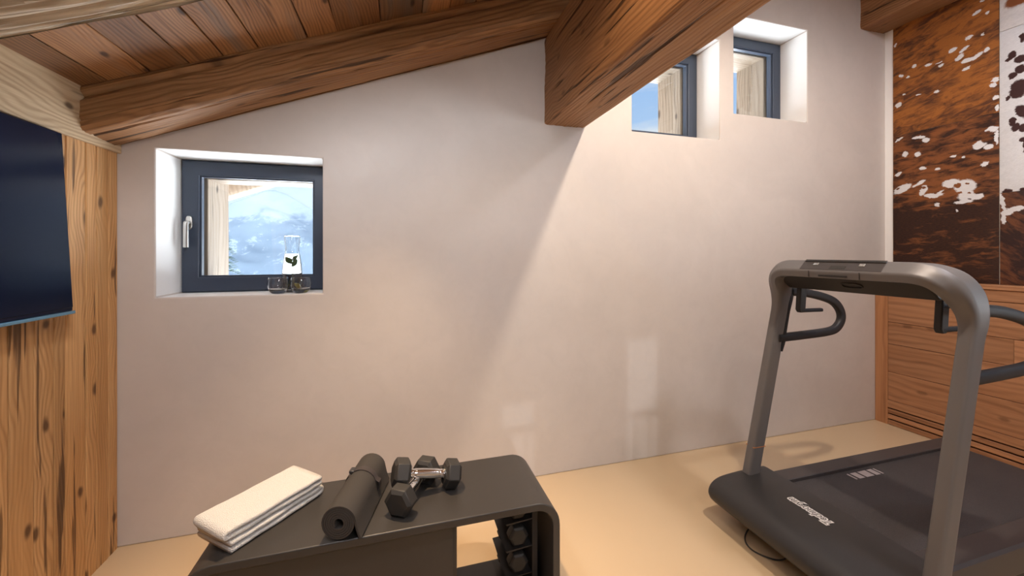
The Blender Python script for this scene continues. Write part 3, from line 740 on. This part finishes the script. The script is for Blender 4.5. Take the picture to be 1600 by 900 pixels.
def leaf(bm, base, tip, wd, up):
    b_, t = Vector(base), Vector(tip); d = t - b_; s_ = d.cross(Vector(up)).normalized(); n_ = s_.cross(d).normalized()
    L, R, Mi = [], [], []
    for i in range(9):
        q = i / 8; w_ = wd * math.sin(math.pi * min(1, q * .96 + .02)) ** .8
        c = b_ + d * q + n_ * .006 * math.sin(q * 3)
        L.append(bm.verts.new(c + s_ * w_ + n_ * .003)); R.append(bm.verts.new(c - s_ * w_ + n_ * .003)); Mi.append(bm.verts.new(c))
    for i in range(8):
        bm.faces.new((L[i], L[i + 1], Mi[i + 1], Mi[i])); bm.faces.new((Mi[i], Mi[i + 1], R[i + 1], R[i]))
mint = empty('mint_sprig', (-.540, 2.265, SILL + .10)); tag(mint, 'green mint sprig floating in the water carafe', 'herb')
for bse, tp, wd, up in (((.0, -.006, .045), (-.026, -.014, .082), .013, (0, -1, .3)), ((.002, -.008, .060), (.030, -.012, .090), .010, (0, -1, .2)), ((.026, -.016, .070), (.004, -.020, .030), .012, (.2, -1, 0)), ((-.004, .004, .05), (-.02, .01, .075), .011, (0, -1, .5))):
    bm = bmesh.new(); leaf(bm, bse, tp, wd, up); o = obj('leaf', bm, M['leaf'], mint, smooth='all'); so = o.modifiers.new('s', 'SOLIDIFY'); so.thickness = .0008
bm = bmesh.new(); sweep(bm, [(0, 0, -.05), (.002, -.004, .0), (.0, -.004, .07)], superell(.0012, .0012, 6, 2)); obj('stem', bm, M['leaf'], mint)
bm = bmesh.new()
prism(bm, [(.020 * math.cos(math.radians(a)), .020 * math.sin(math.radians(a))) for a in range(0, 181, 15)], 'y', -.004, .004)
lem = obj('lemon_slice', bm, M['lemon'], bevel=.001); lem.location = (-.524, 2.255, SILL + .026); lem.rotation_euler = (.25, math.radians(65), .3)
tag(lem, 'yellow lemon slice low in the carafe on the sill', 'fruit')
gl_out = [(.022, 0), (.030, .003), (.040, .016), (.047, .036), (.0485, .052), (.046, .068), (.043, .080)]
gp = [(v.x, v.y) for v in smooth_path([(r, z, 0) for r, z in gl_out], 4)]
def tumbler(x, y, label):
    r = empty('drinking_glass', (x, y, SILL)); tag(r, label, 'glass', 'two round tumblers on the sill')
    bm = bmesh.new(); lathe(bm, shell(gp, .0035, .020), 36); obj('glass_bowl', bm, M['glass'], r, smooth='all'); return r
tumbler(-.583, 2.185, 'round stemless glass left in front of the carafe')
t2 = tumbler(-.483, 2.190, 'round stemless glass right in front of the carafe')

# ------------------------------------------------------------------ storage bench
BX0, BX1, BY0, BY1, BH = -.575, .530, 1.24, 1.578, .45
bench = empty('storage_bench', (0, 1.41, 0)); tag(bench, 'low black metal storage bench with rounded corners below the plaster wall', 'bench')
def bp(name, bm, mat, **k):
    o = obj(name, bm, mat, **k); o.parent = bench; o.matrix_parent_inverse = Matrix.Translation((0, -1.41, 0)); return o
o1 = rounded(BX0, BX1, 0, BH, .085, 10); i1 = rounded(BX0 + .026, BX1 - .026, .024, BH - .026, .060, 10)
bm = bmesh.new()
loft(bm, [[(x, BY0, z) for x, z in o1], [(x, BY1, z) for x, z in o1], [(x, BY1, z) for x, z in i1], [(x, BY0, z) for x, z in i1]], loop=True, caps=False)
bp('ring_body', bm, M['black_steel'], smooth=True, bevel=.004, seg=3)
bp('drawer_front', BOX(BX0 + .03, .165, BY0 + .020, BY0 + .040, .026, BH - .030), M['black_steel'], bevel=.002)
bp('divider', BOX(.150, .180, BY0 + .040, BY1 - .01, .026, BH - .028), M['black_steel'], bevel=.002)
bp('back_panel', BOX(BX0 + .03, .150, BY1 - .03, BY1 - .012, .026, BH - .028), M['black_steel'])
rk = bp('rack', BOX(.466, .486, BY0 + .11, BY1 - .01, .03, BH - .05), M['tread_dark'])
def shelf(z):
    bm = bmesh.new(); prism(bm, [(.372, z - .012), (.468, z - .004), (.468, z + .0), (.366, z - .006)], 'y', BY0 + .115, BY1 - .012)
    o = obj('rack_shelf', bm, M['tread_dark']); o.parent = rk
    return o
# ------------------------------------------------------------------ dumbbells
def hexagon(r, rot=0): return [(r * math.cos(math.radians(60 * k + rot)), r * math.sin(math.radians(60 * k + rot))) for k in range(6)]
def dumbbell(flat=.087, head=.056, span=.181, grip=.0155):
    """along local x, resting on a flat; origin under its middle"""
    root = empty('dumbbell', (0, 0, 0)); R_ = flat / math.sqrt(3); zc_ = flat / 2
    for s in (-1, 1):
        bm = bmesh.new(); rings = []
        for d, f in ((-.5, .74), (-.34, 1.0), (.34, 1.0), (.5, .74)):
            rings.append([(s * span / 2 + d * head, y * f, zc_ + z * f) for y, z in hexagon(R_)])
        loft(bm, rings); h = obj('hex_head', bm, M['black_rubber'], root, bevel=.0025, seg=2)
        bm = bmesh.new(); rings = []
        for x in (0, .006): rings.append([(s * (span / 2 - head / 2 - .0), 0, zc_)] * 0 or [(s * (span / 2 - head / 2 + .002 - x), grip * 1.32 * math.cos(a * math.pi / 12), zc_ + grip * 1.32 * math.sin(a * math.pi / 12)) for a in range(24)])
        loft(bm, rings); obj('collar', bm, M['chrome'], root, smooth=True)
    hl = span / 2 - head / 2
    bm = bmesh.new(); rings = []
    for i in range(25):
        x = -hl + 2 * hl * i / 24; q = abs(x) / hl
        r = grip * (1.08 - .16 * (q - .0) ** 2)
        if abs(q - .72) < .05: r *= .90
        rings.append([(x, r * math.cos(a * math.pi / 12), zc_ + r * math.sin(a * math.pi / 12)) for a in range(24)])
    loft(bm, rings); obj('chrome_handle', bm, M['chrome'], root, smooth=True)
    return root
db = dumbbell(); tag(db, 'hex dumbbell pointing toward the wall, lying under the other one', 'dumbbell', 'pair of hex dumbbells on the bench')
ang = math.atan2(1.474 - 1.32, .093 - .004)
db.location = (.0485, 1.397, BH + .0005); db.rotation_euler = (0, 0, ang)
d2 = dup(db); d2['label'] = 'hex dumbbell lying crosswise on top of the other one'
# raised on its left end where it rides over the lower handle
ax = Vector((.181, .020, -.040)).normalized()
th_ = math.asin(-ax.z)
d2.rotation_euler = (0, th_, math.atan2(ax.y, ax.x))
mid = Vector((.0915, 1.412, BH + .0435 + .0225)); up = Vector((math.sin(th_), 0, math.cos(th_)))
d2.location = mid - Vector((up.x * .0435, 0, up.z * .0435))
sd = dumbbell(.066, .045, .150, .013); sd.rotation_euler = (0, 0, math.radians(90))
for k in range(4):
    z = .030 + .098 * k
    shelf(z)
    o = sd if k == 0 else dup(sd)
    o.location = (.418, 1.455, z + .0005)
    tag(o, ('lowest', 'second lowest', 'third lowest', 'topmost')[k] + ' small hex dumbbell racked inside the right end of the bench', 'dumbbell', 'dumbbells racked inside the bench')

# ------------------------------------------------------------------ folded towels
def towel(name, L, Wd, Ht, layers, loc, rz, label, seed, open_end=0):
    """serpentine fold: layers joined by round folds at alternate short ends"""
    t = Ht / layers; path = []
    for k in range(layers):
        z = t * (k + .5); a, b_ = (-L / 2 + t / 2, L / 2 - t / 2) if k % 2 == open_end else (L / 2 - t / 2, -L / 2 + t / 2)
        for i in range(13): path.append((a + (b_ - a) * i / 12, z))
        if k < layers - 1:
            sg = 1 if b_ > 0 else -1
            for i in range(1, 6):
                th2 = math.pi * i / 6; path.append((b_ + sg * t / 2 * math.sin(th2), z + t / 2 - t / 2 * math.cos(th2)))
    bm = bmesh.new(); sec = superell(t * .5, Wd / 2, 24, 5.0)
    P = [(x, 0, z) for x, z in path]
    sweep(bm, P, [(a, b_) for a, b_ in sec], ref=(0.001, 0, 1))
    # section frame must keep across-width fixed: rebuild with explicit frame
    bm.clear(); rings = []
    for i, (x, z) in enumerate(path):
        a = path[max(i - 1, 0)]; b2 = path[min(i + 1, len(path) - 1)]
        T = Vector((b2[0] - a[0], 0, b2[1] - a[1])).normalized(); n_ = Vector((-T.z, 0, T.x))
        ring = []
        k_ = int(i / 18)
        for u, v in sec:
            wv = v + .004 * noise.noise((x * 9, seed + k_ * 3.1, 0)) + (.003 * noise.noise((x * 30, seed, v * 20)))
            p = Vector((x, wv, z)) + n_ * u
            p.z += .0022 * noise.noise((x * 14 + seed, wv * 14, z * 40))
            ring.append(p)
        rings.append(ring)
    loft(bm, rings)
    o = obj(name, bm, M['towel'], smooth='all')
    mn = min(v.co.z for v in o.data.vertices)
    for v in o.data.vertices: v.co.z -= mn
    o.location = loc; o.rotation_euler = (0, 0, rz)
    tag(o, label, 'towel', 'folded towels on the bench'); return o, max(v.co.z for v in o.data.vertices)
TA = math.radians(49.5)
_, h1 = towel('folded_towel', .310, .168, .034, 2, (-.423, 1.435, BH + .0005), TA, 'folded white terry towel lying directly on the bench', 2.0, 0)
towel('folded_towel', .314, .157, .034, 2, (-.420, 1.432, BH + h1 + .001), TA - .03, 'folded white terry towel lying on top of the other towel', 6.0, 1)

# ------------------------------------------------------------------ rolled exercise mat with strap
mat = empty('exercise_mat', (-.175, 1.243, BH))
tag(mat, 'black rolled exercise mat with a strap, lying on the bench', 'mat')
ma = math.atan2(1.495 - 1.243, -.113 + .175)
mat.rotation_euler = (0, 0, ma - math.pi / 2); ML = .305
R0, tk = .052, .0055
pts = []
turns = 5.6
for i in range(int(turns * 28) + 1):
    a = i / 28 * 2 * math.pi
    r = .014 + (R0 - tk / 2 - .014) * (i / (turns * 28)); 
    pts.append((r, a))
a_end = pts[-1][1]; target = math.radians(20)          # free end starts on the upper right and drapes down to the right
rot = target - a_end
sp = [(r * math.sin(-(a + rot) + math.pi / 2) , r * math.cos(-(a + rot) + math.pi / 2)) for r, a in pts]
# build spiral clockwise so its free end leaves tangentially down on the right-hand side
sp = [(r * math.cos(-(a - a_end) + target), r * math.sin(-(a - a_end) + target)) for r, a in pts]
ex, ez = sp[-1]
tail = [(ex + .004, ez - .018), (ex + .008, ez - .036), (ex + .013, ez - .052), (ex + .018, ez - .0635)]
line = [Vector((x, z)) for x, z in sp] + [Vector(q) for q in tail]
outl, inl = [], []
for i, p in enumerate(line):
    a = line[max(i - 1, 0)]; b_ = line[min(i + 1, len(line) - 1)]; T = (b_ - a).normalized(); n_ = Vector((-T.y, T.x))
    outl.append(p + n_ * tk / 2); inl.append(p - n_ * tk / 2)
bm = bmesh.new()
loft(bm, [[(o_.x, 0, o_.y + R0), (i_.x, 0, i_.y + R0), (i_.x, ML, i_.y + R0), (o_.x, ML, o_.y + R0)] for o_, i_ in zip(outl, inl)])
obj('rolled_mat', bm, M['mat_foam'], mat, smooth=True)
bm = bmesh.new(); ring = []
hull = []
for a in range(0, 40):
    t = a / 40 * 2 * math.pi; r = R0 + .0015
    x, z = r * math.cos(t), r * math.sin(t)
    if -1.05 < math.sin(t) < .2 and math.cos(t) > .1: x += .010
    hull.append((x, z + R0))
loft(bm, [[(x, ML * .62, z) for x, z in hull], [(x, ML * .62 + .024, z) for x, z in hull], [(x * .96, ML * .62 + .024, (z - R0) * .96 + R0) for x, z in hull], [(x * .965, ML * .62, (z - R0) * .965 + R0) for x, z in hull]], loop=True, caps=False)
st = obj('strap', bm, M['strap'], mat, smooth=True)
bm = bmesh.new(); box(bm, -.040, -.022, ML * .62 - .002, ML * .62 + .026, R0 + .040, R0 + .050)
bk = obj('buckle', bm, M['tread_black'], bevel=.003); bk.parent = st
# ------------------------------------------------------------------ treadmill
tm = empty('treadmill', (2.2, 1.2, 0)); tag(tm, 'dark grey treadmill with black running belt by the wood wainscot', 'treadmill')
TI = Matrix.Translation((-2.2, -1.2, 0))
def tp(name, bm, mat, parent=None, **k):
    o = obj(name, bm, mat, **k); o.parent = parent or tm
    if parent is None: o.matrix_parent_inverse = TI
    return o
DY0, DY1, DX1, DZ = .875, 1.525, 3.12, .200
# front hood: rounded nose across the whole width
prof = smooth_path([(1.585, 0, .058), (1.520, 0, .066), (1.468, 0, .090), (1.448, 0, .125), (1.462, 0, .162), (1.505, 0, .188), (1.580, 0, .199), (1.70, 0, .204), (1.800, 0, .205)], 5)
poly = [(p.x, p.z) for p in prof] + [(1.800, .150), (1.68, .058)]
hy0, hy1 = DY0 - .055, DY1 + .052
bm = bmesh.new(); rings = []
cxm, czm = 1.60, .13
for y, f in ((hy0, .86), (hy0 + .006, .94), (hy0 + .018, .985), (hy0 + .035, 1.0), (hy1 - .035, 1.0), (hy1 - .018, .985), (hy1 - .006, .94), (hy1, .86)):
    rings.append([(cxm + (x - cxm) * (f if x < cxm else 1), y, czm + (z - czm) * f) for x, z in poly])
loft(bm, rings)
tp('front_hood', bm, M['tread_black'], smooth=True, angle=40)
# deck body, rails, belt
bm = bmesh.new(); prism(bm, [(1.62, .055), (DX1 - .02, .055), (DX1 - .02, .172), (1.62, .172)], 'y', DY0 + .012, DY1 - .012)
tp('deck_frame', bm, M['tread_dark'], bevel=.006)
for y0, y1 in ((DY0, DY0 + .092), (DY1 - .085, DY1)):
    bm = bmesh.new()
    pr = [(y0 + .006, .085), (y0, .10), (y0, DZ - .010), (y0 + .008, DZ), (y1 - .004, DZ), (y1, DZ - .003), (y1, .176), (y1 - .02, .17), (y1 - .02, .085)] if y0 < 1 else [(y0 + .02, .085), (y0 + .02, .17), (y0, .176), (y0, DZ - .003), (y0 + .004, DZ), (y1 - .008, DZ), (y1, DZ - .010), (y1, .10), (y1 - .006, .085)]
    prism(bm, pr, 'x', 1.70, DX1); tp('side_rail', bm, M['tread_rail'], smooth=True)
bm = bmesh.new()
pb = [(1.74, .172), (1.74, .184), (DX1 - .04, .184), (DX1 - .012, .176), (DX1 - .003, .155), (DX1 - .012, .13), (DX1 - .04, .12), (DX1 - .04, .172)]
prism(bm, pb, 'y', DY0 + .094, DY1 - .087); tp('running_belt', bm, M['belt'], smooth=True)
for x0, x1 in ((2.160, 2.170), (2.184, 2.222), (2.234, 2.288), (2.300, 2.332), (2.345, 2.353)):
    tp('belt_mark', BOX(x0, x1, 1.370, 1.416, .1843, .1848), M['grey_print'])
for x0, x1 in ((1.72, 1.80), (2.95, 3.05)):
    for y0, y1 in ((.93, 1.0), (1.40, 1.47)):
        bm = bmesh.new(); lathe(bm, [(0, 0), (.028, 0), (.030, .01), (.024, .056), (0, .056)], 20, ((x0 + x1) / 2, (y0 + y1) / 2, 0)); tp('foot', bm, M['black_rubber'])
# base under the hood with thin grey lip, wheels
tp('motor_base', BOX(1.60, 1.96, .93, 1.50, .018, .060), M['tread_dark'], bevel=.008)
tp('front_lip', BOX(1.572, 1.60, .96, 1.335, .046, .058), M['tread_rail'], bevel=.003)
for y in (.90, 1.505):
    bm = bmesh.new(); rings = []
    for d, r in ((-.016, .030), (-.012, .036), (.012, .036), (.016, .030)): rings.append([(1.635 + r * math.cos(a * math.pi / 12), y + d, .036 + r * math.sin(a * math.pi / 12)) for a in range(24)])
    loft(bm, rings); tp('transport_wheel', bm, M['black_rubber'], smooth=True)
bm = bmesh.new()
sweep(bm, smooth_path([(1.62, 1.42, .05), (1.56, 1.43, .022), (1.50, 1.40, .006), (1.475, 1.345, .0045), (1.50, 1.29, .0045), (1.545, 1.26, .006), (1.60, 1.25, .03), (1.63, 1.25, .05)], 6), superell(.0032, .0032, 8, 2))
tp('power_cable', bm, M['black_rubber'], smooth='all')

# inverted-U frame: post, kick forward, cross bar
BAR = [(-.037, -.020), (-.035, -.070), (-.004, -.074), (.041, -.030), (.037, .066), (-.020, .066)]
def bar_sec(n):
    out = []
    for i in range(n):
        t = 2 * math.pi * (i + .5) / n; d = (math.cos(t), math.sin(t)); best = None
        for (a0, b0), (a1, b1) in zip(BAR, BAR[1:] + BAR[:1]):
            ea, eb = a1 - a0, b1 - b0; den = d[0] * eb - d[1] * ea
            if abs(den) < 1e-9: continue
            r = (a0 * eb - b0 * ea) / den; q = (a0 * d[1] - b0 * d[0]) / den
            if r > 0 and -1e-6 <= q <= 1 + 1e-6 and (best is None or r < best): best = r
        out.append((d[0] * best, d[1] * best))
    return out
def fr(c, T, u, hu, hv, w=0.0, e=5.5, n=64):
    T = Vector(T).normalized(); u = Vector(u); u = (u - T * u.dot(T)).normalized(); v = T.cross(u)
    sec = []
    for i in range(n):                            # rounded box and bar profile sampled at the same polar angles
        t = 2 * math.pi * (i + .5) / n; ca, sa = math.cos(t), math.sin(t)
        r = 1 / ((abs(ca) / hu) ** e + (abs(sa) / hv) ** e) ** (1 / e)
        B_ = BARS[i]; sec.append((ca * r * (1 - w) + B_[0] * w, sa * r * (1 - w) + B_[1] * w))
    return [Vector(c) + u * a + v * b_ for a, b_ in sec]
BARS = bar_sec(64)
def pX(z): return 1.794 + .23 * (z - .66)
near_y, far_y = .842, 1.540
stations = []
for z in (.10, .30, .60, .85, 1.00):
    stations.append(((pX(z), near_y, z), (.23, 0, 1), (0, -1, 0), .0225, .036, 0.0))
stations += [((1.884, near_y + .000, 1.060), (.05, .0, 1), (0, -1, .0), .025, .041, .05),
             ((1.880, near_y + .004, 1.110), (-.25, .08, 1), (0, -1, .05), .028, .046, .15),
             ((1.866, near_y + .014, 1.152), (-.36, .30, 1), (0, -1, .30), .031, .052, .35),
             ((1.850, near_y + .034, 1.188), (-.34, .75, .85), (0, -1, .80), .034, .058, .6),
             ((1.838, near_y + .066, 1.212), (-.20, 1, .40), (0, -.40, 1), .036, .062, .85),
             ((1.831, near_y + .105, 1.2235), (-.06, 1, .10), (0, -.1, 1), .036, .064, 1.0),
             ((1.830, near_y + .150, 1.225), (0, 1, 0), (0, 0, 1), .036, .064, 1.0)]
def cr_(p0, p1, p2, p3, t): return 0.5 * (2 * p1 + (p2 - p0) * t + (2 * p0 - 5 * p1 + 4 * p2 - p3) * t * t + (3 * p1 - p0 - 3 * p2 + p3) * t ** 3)
fine = []
for i in range(len(stations) - 1):
    S4 = [stations[max(i - 1, 0)], stations[i], stations[i + 1], stations[min(i + 2, len(stations) - 1)]]
    for k in range(4 if i > 3 else 1):
        t = k / 4
        v3 = [tuple(cr_(*[q[j][m_] for q in S4], t) for m_ in range(3)) for j in range(3)]
        sc = [cr_(*[q[j] for q in S4], t) for j in (3, 4, 5)]
        fine.append((*v3, sc[0], sc[1], min(1.0, max(0.0, sc[2]))))
fine.append(stations[-1]); stations = fine
far = []
for c, T, u, a, b_, w_ in stations[::-1]:
    yy = near_y + far_y - c[1]
    far.append(((c[0], yy, c[2]), (-T[0], T[1], -T[2]), (u[0], -u[1], u[2]), a, b_, w_))
rings = [fr(*s_) for s_ in stations] + [fr(*s_) for s_ in far]
bm = bmesh.new(); loft(bm, rings)
# tilt the bar's upper side toward the runner a little: done by shape of the console on top
tp('frame_arch', bm, M['tread_grey'], smooth=True, angle=50)
# console wedge under and behind the bar
bm = bmesh.new()
prism(bm, [(1.785, 1.1985), (1.80, 1.225), (1.83, 1.245), (1.960, 1.245), (1.965, 1.225), (1.930, 1.140), (1.915, 1.128), (1.875, 1.126)], 'y', near_y + .080, far_y - .050)
con = tp('console', bm, M['tread_dark'], bevel=.005)
def cp(name, bm, mat, **k):
    o = obj(name, bm, mat, **k); o.parent = con; return o
def facet(q, n): return (1.756 + .044 * q - .715 * n, 1.221 + .045 * q + .699 * n)   # sloping upper front facet of the bar
def on_facet(name, q0, q1, y0, y1, n0, n1, mat, **k):
    bm = bmesh.new(); prism(bm, [facet(q0, n0), facet(q1, n0), facet(q1, n1), facet(q0, n1)], 'y', y0, y1); return cp(name, bm, M[mat], **k)
on_facet('tablet_tray', .12, .98, 1.035, 1.350, -.004, .0012, 'tread_rail', bevel=.0008)
on_facet('tray_back_edge', .84, 1.02, 1.035, 1.345, .0012, .0045, 'tread_dark', bevel=.001)
on_facet('tray_slot', .22, .50, 1.165, 1.225, .0012, .0020, 'black_rubber')
for y in (1.110, 1.290): on_facet('metal_clip', .50, .72, y - .010, y + .010, .0012, .004, 'steel', bevel=.0008)
cp('control_slot', BOX(1.7545, 1.758, 1.150, 1.262, 1.197, 1.2045), M['tread_dark'])
for y in (1.105, 1.305): cp('panel_seam', BOX(1.7553, 1.758, y - .0012, y + .0012, 1.192, 1.221), M['tread_dark'])
# safety key recess ring on the sloping underside
sl = math.atan2(1.126 - 1.1985, 1.875 - 1.785)
bm = bmesh.new()
pts = []
for a in range(28):
    t = a / 28 * 2 * math.pi
    e1, e2 = .038, .012
    y_, s_ = superell(e1, e2, 28, 3)[a]
    pts.append((1.830 + s_ * 1.3 * math.cos(sl) - .0015, 1.178 + y_, 1.1625 + s_ * 1.3 * math.sin(sl) - .0015))
sweep(bm, pts, superell(.0025, .0025, 8, 2), ref=(0, 0, 1), loop=True)
cp('safety_key', bm, M['black_rubber'], smooth='all')
# handle loops, one behind each post
hp = [(1.93, 1.100), (2.03, 1.092), (2.15, 1.068), (2.235, 1.038), (2.283, .990), (2.290, .940), (2.255, .897), (2.19, .880), (2.03, .872), (1.90, .868), (1.845, .866)]
for y in (far_y - .012, near_y + .002):
    bm = bmesh.new()
    sweep(bm, [(p.x, y, p.z) for p in smooth_path([(x, 0, z) for x, z in hp], 5)], superell(.0165, .0215, 16, 3), ref=(0, 1, 0))
    tp('handle', bm, M['grip'], smooth='all')
    bm = bmesh.new(); rings = []
    for z, hv in ((.80, .006), (.86, .020), (.90, .012), (1.0, .010), (1.06, .018), (1.10, .030), (1.125, .02)):
        x = pX(min(z, 1.06)) + .036
        rings.append([(x + b_, y + a, z) for a, b_ in superell(.014, hv, 14, 3)])
    loft(bm, rings); tp('handle_mount', bm, M['grip'], smooth=True)
# hooks hanging below the console
for s_, y in ((1, .935), (-1, 1.455)):
    bm = bmesh.new(); prism(bm, [(1.895, 1.135), (1.935, 1.135), (1.925, 1.015), (1.915, 1.005), (1.895, 1.005), (1.885, 1.02)], 'y', y - .012, y + .012)
    hk = tp('hook', bm, M['tread_dark'], bevel=.004)
    for z in ((1.105, 1.018) if s_ == 1 else (1.014,)):
        bm = bmesh.new(); sweep(bm, [(1.90, y, z), (1.97, y - .004, z), (2.03, y - .008, z)], superell(.009, .013, 12, 3), ref=(0, 0, 1))
        o = obj('hook_arm', bm, M['grip'], smooth=True); o.parent = hk
bm = BOX(pX(.335) - .0365, pX(.335) + .0365, far_y - .0232, far_y + .0232, .332, .335)
tp('orange_line', bm, M['orange_print'])
# lettering on the hood, read from the belt
def text_mesh(body, size, off, ext):
    c = bpy.data.curves.new('lettering', 'FONT'); c.body = body; c.size = size; c.offset = off; c.extrude = ext; c.shear = .25
    c.align_x = 'CENTER'; c.align_y = 'CENTER'; c.resolution_u = 3
    t = bpy.data.objects.new('lettering', c); C.objects.link(t)
    me = bpy.data.meshes.new_from_object(t.evaluated_get(bpy.context.evaluated_depsgraph_get()))
    bpy.data.objects.remove(t); return me
for k, (off, mt, dz) in enumerate(((.0044, 'white_print', 0.0), (-.0004, 'tread_black', .0007))):
    me = text_mesh('Technogym', .036, off, .0003); me.materials.append(M[mt])
    o = bpy.data.objects.new('logo_lettering', me); C.objects.link(o); o.parent = tm; o.matrix_parent_inverse = TI
    o.location = (1.672, 1.238, .2043 + dz); o.rotation_euler = (math.radians(-2.2), 0, math.radians(90)); o.scale = (1.04, 1.35, 1)
